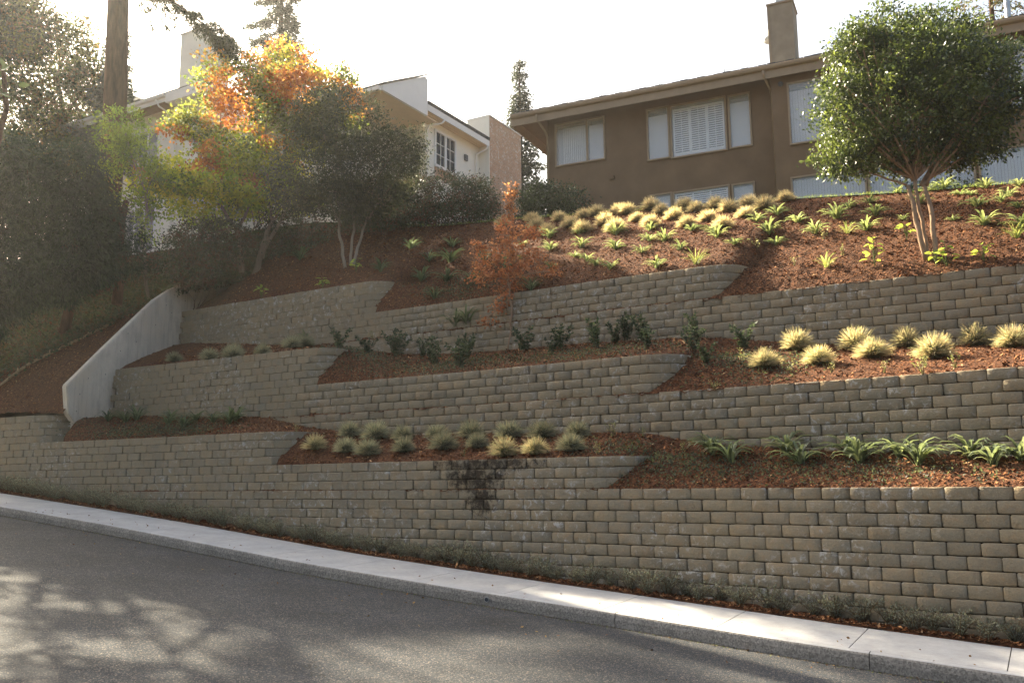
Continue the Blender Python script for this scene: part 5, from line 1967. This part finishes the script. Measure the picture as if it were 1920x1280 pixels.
BL = [broad_leaf_mesh(400 + i) for i in range(6)]
BROAD_WHERE = ['at the left end of the top wall by the wing wall', 'above the top wall under the orange maples', 'at the foot of the shade tree stems', 'just left of the round tree trunks, close to the wall edge',
               'left of the round tree, half way up the mulch', 'at the foot of the round tree', 'touching the right side of the round tree foot', 'above the wall near the right edge of the picture']
for i, (s, n) in enumerate(sorted(BROAD, key=lambda q: (q[0] * DS[0] + q[1] * DN[0]) / (q[0] * DS[1] + q[1] * DN[1]))):
    o = tag(empty('broad_leaf_plant', W(s, n, H(s, n)), rng.uniform(0, 6.28)), 'lime broad-leaved plant ' + BROAD_WHERE[i], 'leafy plant', 'broad-leaved plants on the upper slope')
    st = MB()
    tips = []
    hh = rng.uniform(.25, .5) if i != 3 else .62
    for k in range(14 if i == 3 else 9):
        a = k * 2.4 + rng.uniform(-.3, .3)
        z = hh * rng.uniform(.15, 1.0)
        rq = .05 + .10 * (1 - z / hh)
        q = Vector((math.cos(a) * rq, math.sin(a) * rq, z + .04))
        st.tube([(0, 0, z * .3), (q.x * .5, q.y * .5, z * .8), q], [.006, .005, .003], 5, cap=False)
        tips.append((q, a))
    st.tube([(0, 0, -.03), (0, 0, hh * .9)], [.01, .005], 5)
    st.build('stem', M['lawn'], o)
    for q, a in tips:
        c = bpy.data.objects.new('leaf', BL[rng.integers(6)])
        COL.objects.link(c)
        c.parent = o
        c.location = q
        c.rotation_euler = (rng.normal(0, .3), rng.normal(-.1, .3), a)

# feathery grey plants in the strip along the foot of the lowest wall
LAV = [mesh_bushlet(340 + i, .38, .50, 620, .050, .30, ((.17, .18, .145), (.21, .22, .18), (.12, .135, .11), (.26, .26, .20)), 'leaf', 30, 1.6) for i in range(6)]
lav_s = []
s = -27.5
while s < 2.5:
    s += rng.uniform(.20, .38) if s < -9 else rng.uniform(.24, .46)
    lav_s.append((s, float(NB(s)) + rng.uniform(.16, .42)))
l1 = [q for q in lav_s if q[0] < -14]
l2 = [q for q in lav_s if -14 <= q[0] < -7.6]
l3 = [q for q in lav_s if q[0] >= -7.6]
ORD2 = ORD


def ordx(i):
    return ORD[i] if i < len(ORD) else 'outer'


for grp, txt, tail in ((l1, 'small grey feathery plant', 'in the left part of the roadside strip'), (l2, 'grey feathery plant', 'in the middle of the roadside strip'), (l3, 'silvery feathery plant', 'in the right part of the roadside strip')):
    chunk = [grp[i:i + 40] for i in range(0, len(grp), 40)]
    for ci_, g in enumerate(chunk):
        tl = tail if ci_ == 0 else tail.replace('in the', 'past the')
        place('feathery_plant', LAV, g, (lambda t_, l_: (lambda i, s, n, k: '%s, %s from the left %s' % (t_, ordx(i), l_)))(txt, tl), 'feathery plant', 'grey feathery plants along the foot of the lowest wall', (.75, 1.15))

# low creeping growth on the two lower terraces
n_c = 13500
s_ = np.concatenate([rng.normal(c, w_, n_c // 9) for c, w_ in ((-22, 1.2), (-20, 1.0), (-15.5, .8), (-12.5, 1.0), (-6.2, .9), (-3.5, 1.6), (-14.0, 1.0), (-9.0, 1.2), (-5.2, .7))])
which = np.repeat([1, 1, 2, 2, 1, 1, 3, 2, 2], n_c // 9)
f_ = np.clip(rng.normal(.35, .18, len(s_)), .03, .95)
za = []
for w_, ff, loN, hiN, ft in ((1, None, n1f, n2f, FOOT2), (2, None, n2f, n3f, FOOT3), (3, None, n3f, lambda s: np.full_like(s, CRESTN), CREST)):
    k = which == w_
    a, b = loN(s_[k]), hiN(s_[k])
    n = a * (1 - f_[k] * (.35 if w_ == 3 else 1)) + b * f_[k] * (.35 if w_ == 3 else 1)
    z = terrace(w_, s_[k], n - a, b - a - .1, ft(s_[k])) + .01 + rng.random(k.sum()) * .07
    za.append(np.stack([s_[k] * DS[0] + n * DN[0], s_[k] * DS[1] + n * DN[1], z], -1))
P = np.concatenate(za)
V, Q, T = leaf_cards(P, np.tile((0, 0, .3), (len(P), 1)), .06, .5, np.array([(.06, .075, .05), (.09, .105, .06), (.05, .06, .045)])[rng.integers(0, 3, len(P))], .8, 1.0)
tag(link('creeping_weeds', np_mesh('creeping_weeds', V, Q, T), None, M['leaf']), 'low creeping weeds spread thinly over the mulch of the terraces', 'weeds', kind='stuff')
# lawn blades along the crest
n_g = 14000
s_ = rng.uniform(-20, 6, n_g)
n_ = rng.uniform(CRESTN - .1, CRESTN + 1.2, n_g)
P = np.stack([s_ * DS[0] + n_ * DN[0], s_ * DS[1] + n_ * DN[1], CREST(s_) + .02 + (n_ - CRESTN) * .03], -1)
V, Q, T = leaf_cards(P, np.tile((0, 0, 1.5), (n_g, 1)), .085, .14, np.array([(.20, .26, .06), (.26, .30, .08), (.15, .2, .05)])[rng.integers(0, 3, n_g)], 0, .5)
tag(link('lawn_grass', np_mesh('lawn_grass', V, Q, T), None, M['leaf']), 'bright lawn edge along the crest of the slope', 'grass', kind='stuff')
# straw wattle pegged across the left slope
wt = tag(empty('straw_wattle', W(-28, 17.2, float(left_slope(-28, 17.2)))), 'long straw erosion roll running up the bare left slope', 'erosion roll')
pts = []
for u in np.linspace(0, 1, 24):
    s = -29.2 + 2.6 * u
    n = 16.45 + 3.1 * u ** 1.1
    x, y, z = W(s, n, float(left_slope(s, n)) + .05)
    pts.append((x - wt.location.x, y - wt.location.y, z - wt.location.z))
MB().tube(pts, .045, 8).build('roll', M['tube'], wt, smooth=True)
for k in (3, 8, 13, 19):
    p = Vector(pts[k])
    MB().box(p.x - .015, p.x + .015, p.y - .015, p.y + .015, p.z - .2, p.z + .12).build('stake', M['stake'], wt)


# ---------------------------------------------------------------- tall street trees up the road, beyond the left edge of the picture;
# their unseen broken crowns are shaped to dapple the road, sidewalk and lower terraces
def road_shade_tree(s, n, lobes, label, leaves=90, per=.42, leaf=.26):
    z = float(H(s, n)) if s > -60 else float(FOOT1(-60))
    x, y, _ = W(s, n)
    L = [(x + a * DS[0] + b * DN[0], y + a * DS[1] + b * DN[1], z + c, d, e) for a, b, c, d, e in lobes]
    return broad_tree('street_tree', (x, y, z), L, label, 'tree', [((0, 0, -.3), (.2, .1, 6.5), .32, .22)], [(.05, .07, .03), (.07, .09, .03)], M['leaf'], M['bark_red'],
                      per_area=per, leaves=leaves, clump=.36, leaf=leaf, aspect=.55, group='tall trees up the road', inner=.25, twig=1)


def canopy_spots(k, seedv):
    """boughs of the street trees: scattered where their shade falls on the road, outside the photographed view"""
    r = random.Random(seedv)
    sh = (SUN_DIR.x / SUN_DIR.xy.length, SUN_DIR.y / SUN_DIR.xy.length)
    ds_, dn_ = sh[0] * DS[0] + sh[1] * DS[1], sh[0] * DN[0] + sh[1] * DN[1]
    tz = math.tan(SUN_EL)
    out, land = [], []
    tries = 0
    while len(out) < k and tries < 4000:
        tries += 1
        s0_, n0_ = r.uniform(-19, 1.5), r.uniform(1.5, 13.5)
        if any((s0_ - q[0]) ** 2 + ((n0_ - q[1]) * 1.5) ** 2 < 2.1 ** 2 for q in land):
            continue
        rad = r.uniform(.8, 1.45)
        h = 13 + r.uniform(0, 5)
        while h < 48:
            s_, n_, z_ = s0_ + ds_ * h, n0_ + dn_ * h, -2.3 + tz * h
            x, y, _ = W(s_, n_)
            if (x + rad * 1.4) / y < -.60 or z_ - rad > .62 * math.hypot(x, y):
                break
            h += .5
        out.append((s_, n_, z_, rad, rad * .75))
        land.append((s0_, n0_))
    return out


TRUNKS = [(-33, 17.9), (-43, 18.3), (-25, -1.5), (-36, -1.0), (-31, 23.5)]
TLAB = ['broad tall tree up the road above the far end of the block wall', 'tallest tree up the road behind the block wall end', 'tree overhanging the far side of the road beside the camera',
        'large street tree farther up the outer side of the road', 'tall tree behind the big fir trunk']
groups_ = [[] for _ in TRUNKS]
for q in canopy_spots(36, 3):
    j = min(range(len(TRUNKS)), key=lambda i: (TRUNKS[i][0] - q[0]) ** 2 + (TRUNKS[i][1] - q[1]) ** 2)
    groups_[j].append(q)
for (ts, tn), lab, g in zip(TRUNKS, TLAB, groups_):
    if g:
        zb_ = float(H(ts, tn))
        road_shade_tree(ts, tn, [(a - ts, b - tn, c - zb_, d, e) for a, b, c, d, e in g], lab)


# ---------------------------------------------------------------- thin haze volume added to imitate lens veil, round the whole site
hz_ = MB().box(-130, 70, -40, 130, -14, 60)
hm, nt = new_mat('haze_air')
pv = nt.nodes.new('ShaderNodeVolumePrincipled')
pv.inputs['Color'].default_value = (.95, .93, .90, 1)
pv.inputs['Density'].default_value = .00038
pv.inputs['Anisotropy'].default_value = .72
ho = nt.nodes.new('ShaderNodeOutputMaterial')
nt.links.new(pv.outputs[0], ho.inputs['Volume'])
tag(hz_.build('haze', hm), 'thin warm haze in the air, brightest towards the sun', 'haze', kind='stuff')
